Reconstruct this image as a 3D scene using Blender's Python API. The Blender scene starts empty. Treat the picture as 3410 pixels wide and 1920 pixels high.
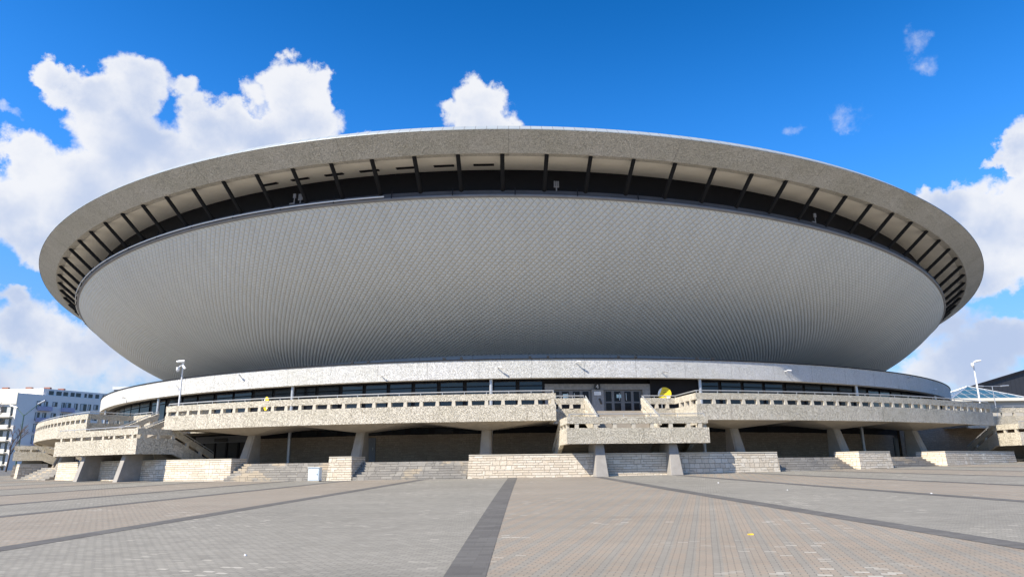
import bpy, math, random
import numpy as np
from mathutils import Matrix, Vector
D = bpy.data
SC = bpy.context.scene
COL = SC.collection
random.seed(7)
rad = math.radians

# ------------------------------------------------------------------ camera
cd = D.cameras.new('camera'); cam = D.objects.new('camera', cd); COL.objects.link(cam)
cd.sensor_width = 36.0; cd.lens = 24.457; cd.clip_start = 0.1; cd.clip_end = 3000
RT = Vector((0.999935, 0.002844, -0.01106)); UP = Vector((0.01142, -0.24904, 0.968426)); FW = Vector((0, 0.968489, 0.249057))
EYE = 1.65
cam.matrix_world = Matrix(((RT.x, UP.x, -FW.x, 0), (RT.y, UP.y, -FW.y, 0), (RT.z, UP.z, -FW.z, EYE), (0, 0, 0, 1)))
SC.camera = cam

# ------------------------------------------------------------------ light and exposure
SUN_EL = 47.0      # degrees above the horizon
SUN_AZ = 234.0     # compass bearing towards the sun, clockwise from +y
sl = D.lights.new('sun', 'SUN'); sl.energy = 5.0; sl.angle = rad(0.53); sl.color = (1.0, 0.93, 0.81)
so = D.objects.new('sun', sl); COL.objects.link(so)
sd = Vector((math.sin(rad(SUN_AZ)) * math.cos(rad(SUN_EL)), math.cos(rad(SUN_AZ)) * math.cos(rad(SUN_EL)), math.sin(rad(SUN_EL))))
so.rotation_euler = sd.to_track_quat('Z', 'Y').to_euler(); so.location = (-40, -60, 80)
SC.view_settings.view_transform = 'Standard'; SC.view_settings.look = 'None'
SC.view_settings.exposure = 0.8; SC.view_settings.gamma = 1.0


class NT:
    """small helper for node trees"""
    def __init__(s, nt): s.nt = nt
    def n(s, typ, ins=None, **kw):
        nd = s.nt.nodes.new(typ)
        for k, v in kw.items(): setattr(nd, k, v)
        for k, v in (ins or {}).items():
            if isinstance(v, bpy.types.NodeSocket): s.nt.links.new(v, nd.inputs[k])
            else: nd.inputs[k].default_value = v
        return nd
    def m(s, op, a, b=None, c=None, clamp=False):
        nd = s.nt.nodes.new('ShaderNodeMath'); nd.operation = op; nd.use_clamp = clamp
        for i, v in enumerate((a, b, c)):
            if v is None: continue
            if isinstance(v, bpy.types.NodeSocket): s.nt.links.new(v, nd.inputs[i])
            else: nd.inputs[i].default_value = v
        return nd.outputs[0]
    def mix(s, f, a, b, mode='MIX'):
        nd = s.nt.nodes.new('ShaderNodeMix'); nd.data_type = 'RGBA'; nd.blend_type = mode; nd.clamp_factor = True
        for i, v in ((0, f), (6, a), (7, b)):
            if isinstance(v, bpy.types.NodeSocket): s.nt.links.new(v, nd.inputs[i])
            else: nd.inputs[i].default_value = v if i == 0 else (tuple(v) + (1,))[:4]
        return nd.outputs[2]
    def sm(s, v, a, b, lo=0.0, hi=1.0):
        nd = s.nt.nodes.new('ShaderNodeMapRange'); nd.interpolation_type = 'SMOOTHSTEP'
        for i, q in ((0, v), (1, a), (2, b), (3, lo), (4, hi)):
            if isinstance(q, bpy.types.NodeSocket): s.nt.links.new(q, nd.inputs[i])
            else: nd.inputs[i].default_value = q
        return nd.outputs[0]
    def noise(s, vec, scale, detail=4, rough=0.55, dist=0.0, out='Fac'):
        nd = s.n('ShaderNodeTexNoise', {'Vector': vec, 'Scale': scale, 'Detail': detail, 'Roughness': rough, 'Distortion': dist})
        return nd.outputs[out]


# ------------------------------------------------------------------ sky with clouds (by direction in the world)
W = D.worlds.new('World'); SC.world = W; W.use_nodes = True
W.node_tree.nodes.clear(); t = NT(W.node_tree)
sky = t.n('ShaderNodeTexSky', sky_type='NISHITA', sun_disc=False, sun_elevation=rad(SUN_EL), sun_rotation=rad(SUN_AZ), air_density=1.0, dust_density=0.3, ozone_density=2.0, altitude=300)
hs = t.n('ShaderNodeHueSaturation', {'Hue': 0.509, 'Saturation': 1.44, 'Value': 1.42, 'Color': sky.outputs[0]})
geo = t.n('ShaderNodeTexCoord')
vec = geo.outputs['Generated']
sep = t.n('ShaderNodeSeparateXYZ', {0: vec})
X, Y, Z = sep.outputs
az = t.m('ARCTAN2', X, Y); el = t.m('ARCSINE', Z)
nb = t.n('ShaderNodeTexNoise', {'Vector': vec, 'Scale': 9.0, 'Detail': 3.0, 'Roughness': 0.5})
nc = t.n('ShaderNodeSeparateColor', {0: nb.outputs['Color']})
nb2 = t.n('ShaderNodeTexNoise', {'Vector': vec, 'Scale': 34.0, 'Detail': 6.0, 'Roughness': 0.62})
nc2 = t.n('ShaderNodeSeparateColor', {0: nb2.outputs['Color']})
def warp(v, a, b):
    v = t.m('ADD', v, t.m('MULTIPLY', t.m('SUBTRACT', a, 0.5), 0.075))
    return t.m('ADD', v, t.m('MULTIPLY', t.m('SUBTRACT', b, 0.5), 0.052))
azw = warp(az, nc.outputs[0], nc2.outputs[0]); elw = warp(el, nc.outputs[1], nc2.outputs[1])
CLOUDS = [(-0.5451, 0.4649, 0.0504, 0.0464, 1.0), (-0.5502, 0.3978, 0.0709, 0.0708, 1.1), (-0.58, 0.333, 0.0671, 0.0708, 1.1), (-0.65, 0.3612, 0.0303, 0.036, 0.9), (-0.6417, 0.3065, 0.0487, 0.0411, 0.9), (-0.6043, 0.2751, 0.0684, 0.033, 0.9), (-0.625, 0.4647, 0.024, 0.02, 0.85), (-0.588, 0.445, 0.04, 0.03, 0.9), (-0.4764, 0.4723, 0.0306, 0.0217, 0.6), (-0.3359, 0.5137, 0.0492, 0.0374, 1.0), (-0.3185, 0.4772, 0.0609, 0.0434, 1.0), (-0.3834, 0.4476, 0.095, 0.038, 1.0), (-0.4413, 0.4385, 0.0419, 0.0397, 0.9), (-0.4764, 0.3866, 0.0867, 0.0545, 1.0), (-0.2986, 0.5211, 0.0235, 0.0277, 0.8), (-0.3828, 0.499, 0.0194, 0.0248, 0.5), (-0.0362, 0.5089, 0.0519, 0.0318, 1.0), (-0.0771, 0.4895, 0.0314, 0.0161, 0.6), (0.0858, 0.4768, 0.0217, 0.0086, 0.35), (0.6697, 0.3522, 0.0279, 0.0419, 1.0), (0.652, 0.3428, 0.0267, 0.0117, 0.7), (0.5952, 0.3031, 0.0597, 0.0259, 0.8), (0.6388, 0.2653, 0.0626, 0.0503, 1.0), (0.6619, 0.3074, 0.0439, 0.0269, 0.8), (0.6157, 0.2219, 0.0567, 0.028, 0.8), (0.5893, 0.1298, 0.0645, 0.0422, 0.75), (0.6278, 0.1491, 0.044, 0.0275, 0.8), (0.5367, 0.1104, 0.053, 0.029, 0.6), (-0.6172, 0.1635, 0.0606, 0.0441, 0.9), (-0.5619, 0.1445, 0.0646, 0.0384, 0.7), (-0.6423, 0.2028, 0.0271, 0.0183, 0.7), (-0.6389, 0.2881, 0.028, 0.0276, 0.8), (0.5871, 0.4972, 0.014, 0.014, 0.06), (0.5002, 0.4403, 0.030, 0.014, 0.10), (0.4227, 0.428, 0.015, 0.011, 0.09), (0.6, 0.4651, 0.014, 0.007, 0.05), (-0.2238, 0.4658, 0.018, 0.0064, 0.3), (-0.6703, 0.4118, 0.0158, 0.0079, 0.22)]
# the rest of the sky, outside the photograph, carries similar clouds
CLOUDS += [(-0.62, 0.10, 0.12, 0.05, .45), (-0.5, 0.13, 0.09, 0.03, .35), (0.63, 0.09, 0.09, 0.03, .5), (0.56, 0.17, 0.06, 0.03, .5)]
CLOUDS += [(-0.0362, 0.475, 0.06, 0.035, 1.0)]
CLOUDS += [(-1.1, 0.22, 0.12, 0.05, .8), (1.05, 0.24, 0.12, 0.06, .9), (1.7, 0.2, 0.14, 0.05, .8), (-2.0, 0.2, 0.14, 0.05, .8), (2.6, 0.3, 0.13, 0.08, 1.0), (3.0, 0.22, 0.12, 0.06, .9), (-2.6, 0.22, 0.16, 0.06, .9)]
best = None; shade = None
for (a0, e0, ra, re, w) in CLOUDS:
    dx = t.m('MULTIPLY', t.m('SUBTRACT', azw, a0), 1 / ra); dy = t.m('MULTIPLY', t.m('SUBTRACT', elw, e0), 1 / re)
    q = t.m('MULTIPLY_ADD', dx, dx, t.m('MULTIPLY', dy, dy))
    v = t.m('MULTIPLY_ADD', q, -w, w)
    best = v if best is None else t.m('SMOOTH_MAX', best, v, 0.25)
fb = t.noise(vec, 22.0, 9, 0.62)
den = t.m('MULTIPLY_ADD', t.m('SUBTRACT', fb, 0.47), 1.15, t.m('MULTIPLY', best, 1.25))
alpha = t.m('MULTIPLY', t.sm(den, -0.05, 0.6), 0.97)
lump = t.noise(vec, 8.0, 5, 0.55)
thick = t.sm(den, 0.2, 1.5)
lit = t.sm(t.m('ADD', t.m('MULTIPLY_ADD', lump, 1.5, t.m('MULTIPLY', el, 0.9)), t.m('MULTIPLY', t.m('SUBTRACT', 1.0, thick), 0.35)), 0.78, 1.5)
ccol = t.mix(lit, (3.8, 4.55, 6.2), (6.9, 7.0, 7.3))
gain = t.m('MULTIPLY', t.sm(el, 0.4, 0.72, 1.38, 1.0), t.sm(el, 0.0, 0.4, 0.72, 1.0))
skyb = t.mix(1.0, hs.outputs[0], t.n('ShaderNodeCombineColor', {0: gain, 1: gain, 2: gain}).outputs[0], 'MULTIPLY')
hz = t.sm(el, 0.0, 0.34, 0.6, 0.0)
skyc = t.mix(hz, skyb, (1.15, 2.15, 4.7))
out = t.mix(alpha, skyc, ccol)
bg = t.n('ShaderNodeBackground', {'Color': out, 'Strength': 0.076})
wo = t.n('ShaderNodeOutputWorld', {'Surface': bg.outputs[0]})


# ------------------------------------------------------------------ materials
def newmat(name):
    m = D.materials.new(name); m.use_nodes = True; m.node_tree.nodes.clear()
    t = NT(m.node_tree)
    bs = t.n('ShaderNodeBsdfPrincipled'); o = t.n('ShaderNodeOutputMaterial', {'Surface': bs.outputs[0]})
    tc = t.n('ShaderNodeTexCoord')
    return m, t, bs, tc
def link(t, a, b): t.nt.links.new(a, b)
def plain(name, c, rough=0.5, metal=0.0, var=0.12, scale=3.0, bump=0.0, bscale=30.0, spec=0.5):
    m, t, bs, tc = newmat(name)
    P = tc.outputs['Object']
    n = t.noise(P, scale, 5, 0.6)
    k = t.m('MULTIPLY_ADD', n, 2 * var, 1 - var)
    col = t.mix(1.0, c, t.n('ShaderNodeCombineColor', {0: k, 1: k, 2: k}).outputs[0], 'MULTIPLY')
    link(t, col, bs.inputs['Base Color'])
    bs.inputs['Roughness'].default_value = rough; bs.inputs['Metallic'].default_value = metal
    bs.inputs['Specular IOR Level'].default_value = spec
    if bump:
        b = t.n('ShaderNodeBump', {'Height': t.noise(P, bscale, 4, 0.6), 'Strength': 1.0, 'Distance': bump})
        link(t, b.outputs[0], bs.inputs['Normal'])
    return m
def worm(name, light, dark, scale=4.2, dist=0.05, amt=0.75, joint=None, stain=0.25, rough=0.9):
    """exposed-aggregate concrete with worm-like grooves"""
    m, t, bs, tc = newmat(name)
    P = tc.outputs['Object']
    n = t.noise(P, scale, 2.0, 0.5, 0.4)
    rdg = t.m('ABSOLUTE', t.m('SUBTRACT', n, 0.5))
    h = t.sm(rdg, 0.0, 0.055)
    n2 = t.noise(P, scale * 5, 3, 0.6)
    big = t.noise(P, 0.35, 5, 0.65)
    col = t.mix(t.m('MULTIPLY', t.m('SUBTRACT', 1.0, h), amt), light, dark)  # dirt and shade of the grooves put into the colour
    k = t.m('ADD', t.m('MULTIPLY_ADD', big, 2 * stain, 1 - stain), t.m('MULTIPLY', t.m('SUBTRACT', n2, 0.5), 0.35))
    col = t.mix(1.0, col, t.n('ShaderNodeCombineColor', {0: k, 1: k, 2: t.m('MULTIPLY', k, t.m('MULTIPLY_ADD', big, 0.12, 0.94))}).outputs[0], 'MULTIPLY')
    sv = t.n('ShaderNodeMapping', {'Vector': P, 'Scale': (1.6, 1.6, 0.12)})
    run = t.sm(t.noise(sv.outputs[0], 1.0, 4, 0.6), 0.56, 0.78)
    col = t.mix(t.m('MULTIPLY', run, stain * 1.6), col, dark)
    hh = t.m('ADD', h, t.m('MULTIPLY', n2, 0.5))
    if joint:
        uv = t.n('ShaderNodeSeparateXYZ', {0: tc.outputs['UV']})
        f = t.m('FRACT', t.m('DIVIDE', uv.outputs[0], joint)); g = t.m('LESS_THAN', f, 0.035 / joint)
        col = t.mix(t.m('MULTIPLY', g, 0.5), col, dark); hh = t.m('SUBTRACT', hh, t.m('MULTIPLY', g, 1.0))
    link(t, col, bs.inputs['Base Color'])
    b = t.n('ShaderNodeBump', {'Height': hh, 'Strength': 1.0, 'Distance': dist})
    link(t, b.outputs[0], bs.inputs['Normal'])
    bs.inputs['Roughness'].default_value = rough; bs.inputs['Specular IOR Level'].default_value = 0.2
    return m
def masonry(name, c1, c2, mortar, bw=0.62, bh=0.17, bump=0.03, mort=0.012, patch=None):
    m, t, bs, tc = newmat(name)
    uv = tc.outputs['UV']
    wob = t.noise(uv, 2.5, 3, 0.5, out='Color')
    uv2 = t.n('ShaderNodeVectorMath', {0: uv, 1: t.n('ShaderNodeVectorMath', {0: wob, 'Scale': 0.03}, operation='SCALE').outputs[0]}, operation='ADD').outputs[0]
    def br(w, h, off, sq, sf):
        return t.n('ShaderNodeTexBrick', {'Vector': uv2, 'Color1': (0, 0, 0, 1), 'Color2': (1, 1, 1, 1), 'Mortar': (0.5, 0.5, 0.5, 1), 'Scale': 1.0, 'Mortar Size': mort, 'Mortar Smooth': 0.3, 'Bias': 0.0, 'Brick Width': w, 'Row Height': h}, offset=off, squash=sq, offset_frequency=2, squash_frequency=sf)
    A = br(bw, bh, 0.37, 1.7, 3)
    B = br(bw * 0.6, bh * 2, 0.3, 1.3, 2)
    pick = t.m('GREATER_THAN', t.noise(uv, 0.9, 1, 0.4), 0.56)
    colr = t.mix(pick, A.outputs['Color'], B.outputs['Color'])
    fac = t.m('ADD', t.m('MULTIPLY', A.outputs['Fac'], t.m('SUBTRACT', 1.0, pick)), t.m('MULTIPLY', B.outputs['Fac'], pick))
    n = t.noise(tc.outputs['Object'], 9, 6, 0.65)
    tone = t.n('ShaderNodeSeparateColor', {0: colr}).outputs[0]
    col = t.mix(tone, c1, c2)
    big = t.noise(tc.outputs['Object'], 0.6, 4, 0.6)
    k = t.m('ADD', t.m('MULTIPLY_ADD', n, 0.5, 0.75), t.m('MULTIPLY', t.m('SUBTRACT', big, 0.5), 0.4))
    col = t.mix(1.0, col, t.n('ShaderNodeCombineColor', {0: k, 1: k, 2: k}).outputs[0], 'MULTIPLY')
    if patch:
        col = t.mix(t.sm(t.noise(tc.outputs['Object'], 0.45, 3, 0.6), 0.55, 0.62), col, patch)
    col = t.mix(fac, col, mortar)
    link(t, col, bs.inputs['Base Color'])
    h = t.m('ADD', t.m('MULTIPLY', t.m('SUBTRACT', 1.0, fac), t.m('MULTIPLY_ADD', tone, 0.6, 0.6)), t.m('MULTIPLY', n, 0.55))
    b = t.n('ShaderNodeBump', {'Height': h, 'Strength': 1.0, 'Distance': bump})
    link(t, b.outputs[0], bs.inputs['Normal'])
    bs.inputs['Roughness'].default_value = 0.9; bs.inputs['Specular IOR Level'].default_value = 0.2
    return m
def paving(name, kind):
    m, t, bs, tc = newmat(name)
    P = tc.outputs['Object']
    mp = t.n('ShaderNodeMapping', {'Vector': P, 'Rotation': (0, 0, rad(15.0 if kind != 'strip' else 2.0))})
    V = mp.outputs[0]
    bw, bh = (0.2, 0.1) if kind != 'strip' else (0.4, 0.2)
    wob = t.noise(P, 1.3, 3, 0.5, out='Color')
    V2 = t.n('ShaderNodeVectorMath', {0: V, 1: t.n('ShaderNodeVectorMath', {0: wob, 'Scale': 0.03}, operation='SCALE').outputs[0]}, operation='ADD').outputs[0]
    br = t.n('ShaderNodeTexBrick', {'Vector': V2, 'Color1': (0, 0, 0, 1), 'Color2': (1, 1, 1, 1), 'Mortar': (0.5, 0.5, 0.5, 1), 'Scale': 1.0, 'Mortar Size': 0.007, 'Mortar Smooth': 0.2, 'Bias': 0.0, 'Brick Width': bw, 'Row Height': bh}, offset=0.5)
    tone = t.n('ShaderNodeSeparateColor', {0: br.outputs['Color']}).outputs[0]
    big = t.noise(P, 0.22, 6, 0.65); mid = t.noise(P, 1.6, 5, 0.65); fine = t.noise(P, 40, 3, 0.6)
    # long drifts of dirt and wear across the square
    sp = t.n('ShaderNodeMapping', {'Vector': P, 'Scale': (0.15, 0.9, 1)})
    drift = t.noise(sp.outputs[0], 0.9, 5, 0.65)
    grey = (0.335, 0.325, 0.305); pink = (0.40, 0.315, 0.26)
    if kind == 'grey':
        col = t.mix(tone, (0.215, 0.202, 0.173), (0.265, 0.25, 0.214))
    elif kind == 'pink':
        sx = t.n('ShaderNodeSeparateXYZ', {0: V2})
        f = t.m('FRACT', t.m('DIVIDE', sx.outputs[0], 0.4))
        strip = t.m('MULTIPLY', t.m('LESS_THAN', f, 0.36), 0.7)
        pk = t.mix(tone, (0.285, 0.232, 0.178), (0.262, 0.232, 0.188))
        col = t.mix(strip, pk, t.mix(tone, (0.222, 0.211, 0.184), (0.25, 0.236, 0.202)))
    else:
        col = t.mix(tone, (0.095, 0.09, 0.085), (0.125, 0.12, 0.112))
    # some bricks bleached pale, in patches
    if kind != 'strip':
        pale = t.m('MULTIPLY', t.m('GREATER_THAN', tone, 0.93), t.sm(t.noise(P, 0.33, 3, 0.6), 0.50, 0.64))
        col = t.mix(t.m('MULTIPLY', pale, 0.8), col, (0.45, 0.42, 0.36))
    k = t.m('ADD', t.m('MULTIPLY_ADD', big, 0.44, 0.60), t.m('MULTIPLY', mid, 0.24))
    k = t.m('ADD', k, t.m('MULTIPLY', t.m('SUBTRACT', fine, 0.5), 0.25))
    k = t.m('ADD', k, t.m('MULTIPLY', t.m('SUBTRACT', drift, 0.5), 0.35))
    col = t.mix(1.0, col, t.n('ShaderNodeCombineColor', {0: k, 1: k, 2: k}).outputs[0], 'MULTIPLY')
    col = t.mix(t.m('MULTIPLY', br.outputs['Fac'], 0.75), col, (0.10, 0.095, 0.085))
    # scattered dark flecks
    fl = t.sm(t.noise(P, 5.5, 2, 0.5, 0.6), 0.70, 0.76)
    col = t.mix(t.m('MULTIPLY', fl, 0.45), col, (0.09, 0.085, 0.08))
    link(t, col, bs.inputs['Base Color'])
    h = t.m('ADD', t.m('MULTIPLY', t.m('SUBTRACT', 1.0, br.outputs['Fac']), 1.0), t.m('ADD', t.m('MULTIPLY', tone, 0.35), t.m('MULTIPLY', fine, 0.3)))
    b = t.n('ShaderNodeBump', {'Height': h, 'Strength': 1.0, 'Distance': 0.008})
    link(t, b.outputs[0], bs.inputs['Normal'])
    bs.inputs['Roughness'].default_value = 0.85; bs.inputs['Specular IOR Level'].default_value = 0.25
    return m
def seamed(name, c, pitch, gap, rough=0.4, metal=0.0, dark=(0.2, 0.2, 0.2)):
    m, t, bs, tc = newmat(name)
    uv = t.n('ShaderNodeSeparateXYZ', {0: tc.outputs['UV']})
    f = t.m('FRACT', t.m('DIVIDE', uv.outputs[0], pitch)); g = t.m('LESS_THAN', f, gap / pitch)
    n = t.noise(tc.outputs['Object'], 1.2, 4, 0.6); k = t.m('MULTIPLY_ADD', n, 0.3, 0.85)
    col = t.mix(1.0, c, t.n('ShaderNodeCombineColor', {0: k, 1: k, 2: k}).outputs[0], 'MULTIPLY')
    col = t.mix(g, col, dark)
    link(t, col, bs.inputs['Base Color'])
    bs.inputs['Roughness'].default_value = rough; bs.inputs['Metallic'].default_value = metal
    return m
def tile_mat():
    m, t, bs, tc = newmat('tile_paint')
    P = tc.outputs['Object']
    big = t.noise(P, 0.12, 6, 0.65)
    uv = t.n('ShaderNodeMapping', {'Vector': tc.outputs['UV'], 'Scale': (1.2, 0.06, 1)})
    run = t.noise(uv.outputs[0], 1.0, 5, 0.7)
    k = t.m('ADD', t.m('MULTIPLY_ADD', big, 0.22, 0.78), t.m('MULTIPLY', run, 0.24))
    col = t.mix(1.0, (0.75, 0.725, 0.65), t.n('ShaderNodeCombineColor', {0: k, 1: k, 2: k}).outputs[0], 'MULTIPLY')
    sv = t.n('ShaderNodeUVMap', uv_map='Seam')
    sx = t.n('ShaderNodeSeparateXYZ', {0: sv.outputs[0]})
    seam = t.sm(sx.outputs[1], 0.0, 0.16, 1.0, 0.0)
    col = t.mix(t.m('MULTIPLY', t.m('MULTIPLY', seam, sx.outputs[0]), 0.7), col, (0.22, 0.215, 0.19))
    link(t, col, bs.inputs['Base Color'])
    bs.inputs['Roughness'].default_value = 0.55; bs.inputs['Specular IOR Level'].default_value = 0.18
    return m
def glassy(name, c, rough=0.03, spec=0.8):
    m, t, bs, tc = newmat(name)
    n = t.noise(tc.outputs['Object'], 0.7, 3, 0.5)
    b = t.n('ShaderNodeBump', {'Height': n, 'Strength': 0.35, 'Distance': 0.05}); link(t, b.outputs[0], bs.inputs['Normal'])
    bs.inputs['Base Color'].default_value = c + (1,); bs.inputs['Roughness'].default_value = rough
    bs.inputs['Specular IOR Level'].default_value = spec
    return m

M = dict(
    cream=worm('vermiculated_concrete', (0.632, 0.573, 0.462), (0.213, 0.174, 0.118), 9.0, 0.035, 0.45, joint=13.0),
    ring=worm('white_aggregate', (0.664, 0.652, 0.616), (0.3, 0.292, 0.273), 9.5, 0.025, 0.45, joint=3.95, stain=0.12),
    rim=worm('grey_aggregate', (0.68, 0.645, 0.565), (0.32, 0.30, 0.25), 9.5, 0.025, 0.62, joint=12.4, stain=0.2),
    conc=plain('smooth_concrete', (0.332, 0.292, 0.237), 0.85, var=0.25, scale=1.8, bump=0.006, bscale=25, spec=0.2),
    pier=plain('pier_concrete', (0.316, 0.292, 0.261), 0.85, var=0.3, scale=2.2, bump=0.006, bscale=18, spec=0.2),
    post=plain('cast_concrete', (0.537, 0.482, 0.387), 0.85, var=0.2, scale=3, bump=0.004, bscale=25, spec=0.2),
    tile=tile_mat(),
    soffit=plain('soffit_paint', (0.90, 0.85, 0.74), 0.7, var=0.1, scale=0.6, spec=0.2),
    dark=plain('dark_metal', (0.012, 0.012, 0.015), 0.6, var=0.3, scale=1.5, spec=0.2),
    strut=plain('strut_paint', (0.012, 0.012, 0.013), 0.6, var=0.2, spec=0.2),
    gutter=plain('gutter_metal', (0.26, 0.245, 0.235), 0.65, var=0.3, scale=1.4),
    ledge=plain('ledge_sheet', (0.085, 0.08, 0.08), 0.7, var=0.35, scale=1.2, spec=0.2),
    flash=seamed('flashing_metal', (0.33, 0.36, 0.37), 0.77, 0.045, 0.45, 0.1),
    drum=seamed('drum_metal', (0.36, 0.38, 0.42), 2.6, 0.05, 0.5),
    roof=plain('roof_sheet', (0.10, 0.10, 0.105), 0.7),
    glass=glassy('window_glass', (0.006, 0.009, 0.018), 0.03, 0.6),
    dglass=glassy('dark_panel', (0.010, 0.010, 0.012), 0.22, 0.25),
    granite=plain('granite', (0.237, 0.237, 0.241), 0.6, var=0.55, scale=5, bump=0.0),
    frame=plain('door_frame_metal', (0.13, 0.13, 0.135), 0.4, var=0.1),
    stone=masonry('limestone_blocks', (0.68, 0.61, 0.50), (0.57, 0.48, 0.365), (0.31, 0.26, 0.195), bw=0.58, bh=0.15, mort=0.013, bump=0.05),
    step=masonry('step_stone', (0.332, 0.308, 0.269), (0.237, 0.221, 0.198), (0.134, 0.122, 0.103), 0.8, 0.152, 0.015, patch=(0.411, 0.348, 0.261)),
    brick=masonry('dark_brick', (0.40, 0.315, 0.23), (0.32, 0.25, 0.185), (0.16, 0.135, 0.105), 0.4, 0.09, 0.008, mort=0.008),
    steel=plain('galvanised_steel', (0.50, 0.51, 0.52), 0.45, 0.6, var=0.1),
    wsteel=plain('white_paint_steel', (0.78, 0.78, 0.77), 0.4, var=0.06),
    paveg=paving('grey_pavers', 'grey'), pavep=paving('pink_pavers', 'pink'), strip=paving('dark_pavers', 'strip'),
    ground=plain('asphalt', (0.10, 0.097, 0.09), 0.9, var=0.3, scale=0.4),
    yellow=plain('yellow_print', (0.85, 0.60, 0.01), 0.5, var=0.03), white=plain('white_print', (0.80, 0.80, 0.80), 0.5, var=0.04),
    black=plain('black_print', (0.02, 0.02, 0.02), 0.5), poster=plain('poster_print', (0.50, 0.68, 0.72), 0.5),
    bronze=plain('bronze', (0.05, 0.045, 0.04), 0.5, var=0.4, scale=6),
    cab=plain('cabinet_paint', (0.66, 0.73, 0.76), 0.5, var=0.08),
    greydoor=plain('grey_door_paint', (0.16, 0.17, 0.19), 0.5),
    plaster=plain('white_plaster', (0.84, 0.79, 0.72), 0.9, var=0.1, scale=0.2), plasterc=plain('cream_plaster', (0.74, 0.70, 0.60), 0.9, var=0.1, scale=0.3),
    plasterg=plain('grey_plaster', (0.42, 0.44, 0.47), 0.9, var=0.08, scale=0.2),
    lilac=plain('lilac_panel', (0.42, 0.40, 0.52), 0.7), tile_red=plain('chimney_brick', (0.30, 0.13, 0.09), 0.9),
    wglass=glassy('flat_glass', (0.03, 0.035, 0.04), 0.06, 0.6), curtain=plain('curtain_cloth', (0.55, 0.55, 0.52), 0.9),
    bark=plain('bark', (0.13, 0.10, 0.08), 0.95, var=0.3, scale=4), twig=plain('twig_bark', (0.16, 0.115, 0.09), 0.95),
    green=plain('green_paint', (0.05, 0.11, 0.08), 0.5),
    hall=seamed('black_cladding', (0.030, 0.031, 0.036), 1.1, 0.08, 0.5, 0.0, (0.012, 0.012, 0.012)),
    skyl=glassy('skylight_glass', (0.04, 0.10, 0.13), 0.08, 0.7),
    beige=plain('beige_render', (0.50, 0.455, 0.38), 0.9, var=0.12, scale=0.3),
    litter=plain('yellow_wrapper', (0.75, 0.50, 0.03), 0.6),
    bush=plain('shrub_leaves', (0.10, 0.085, 0.05), 0.9, var=0.4, scale=5),
)


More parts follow.
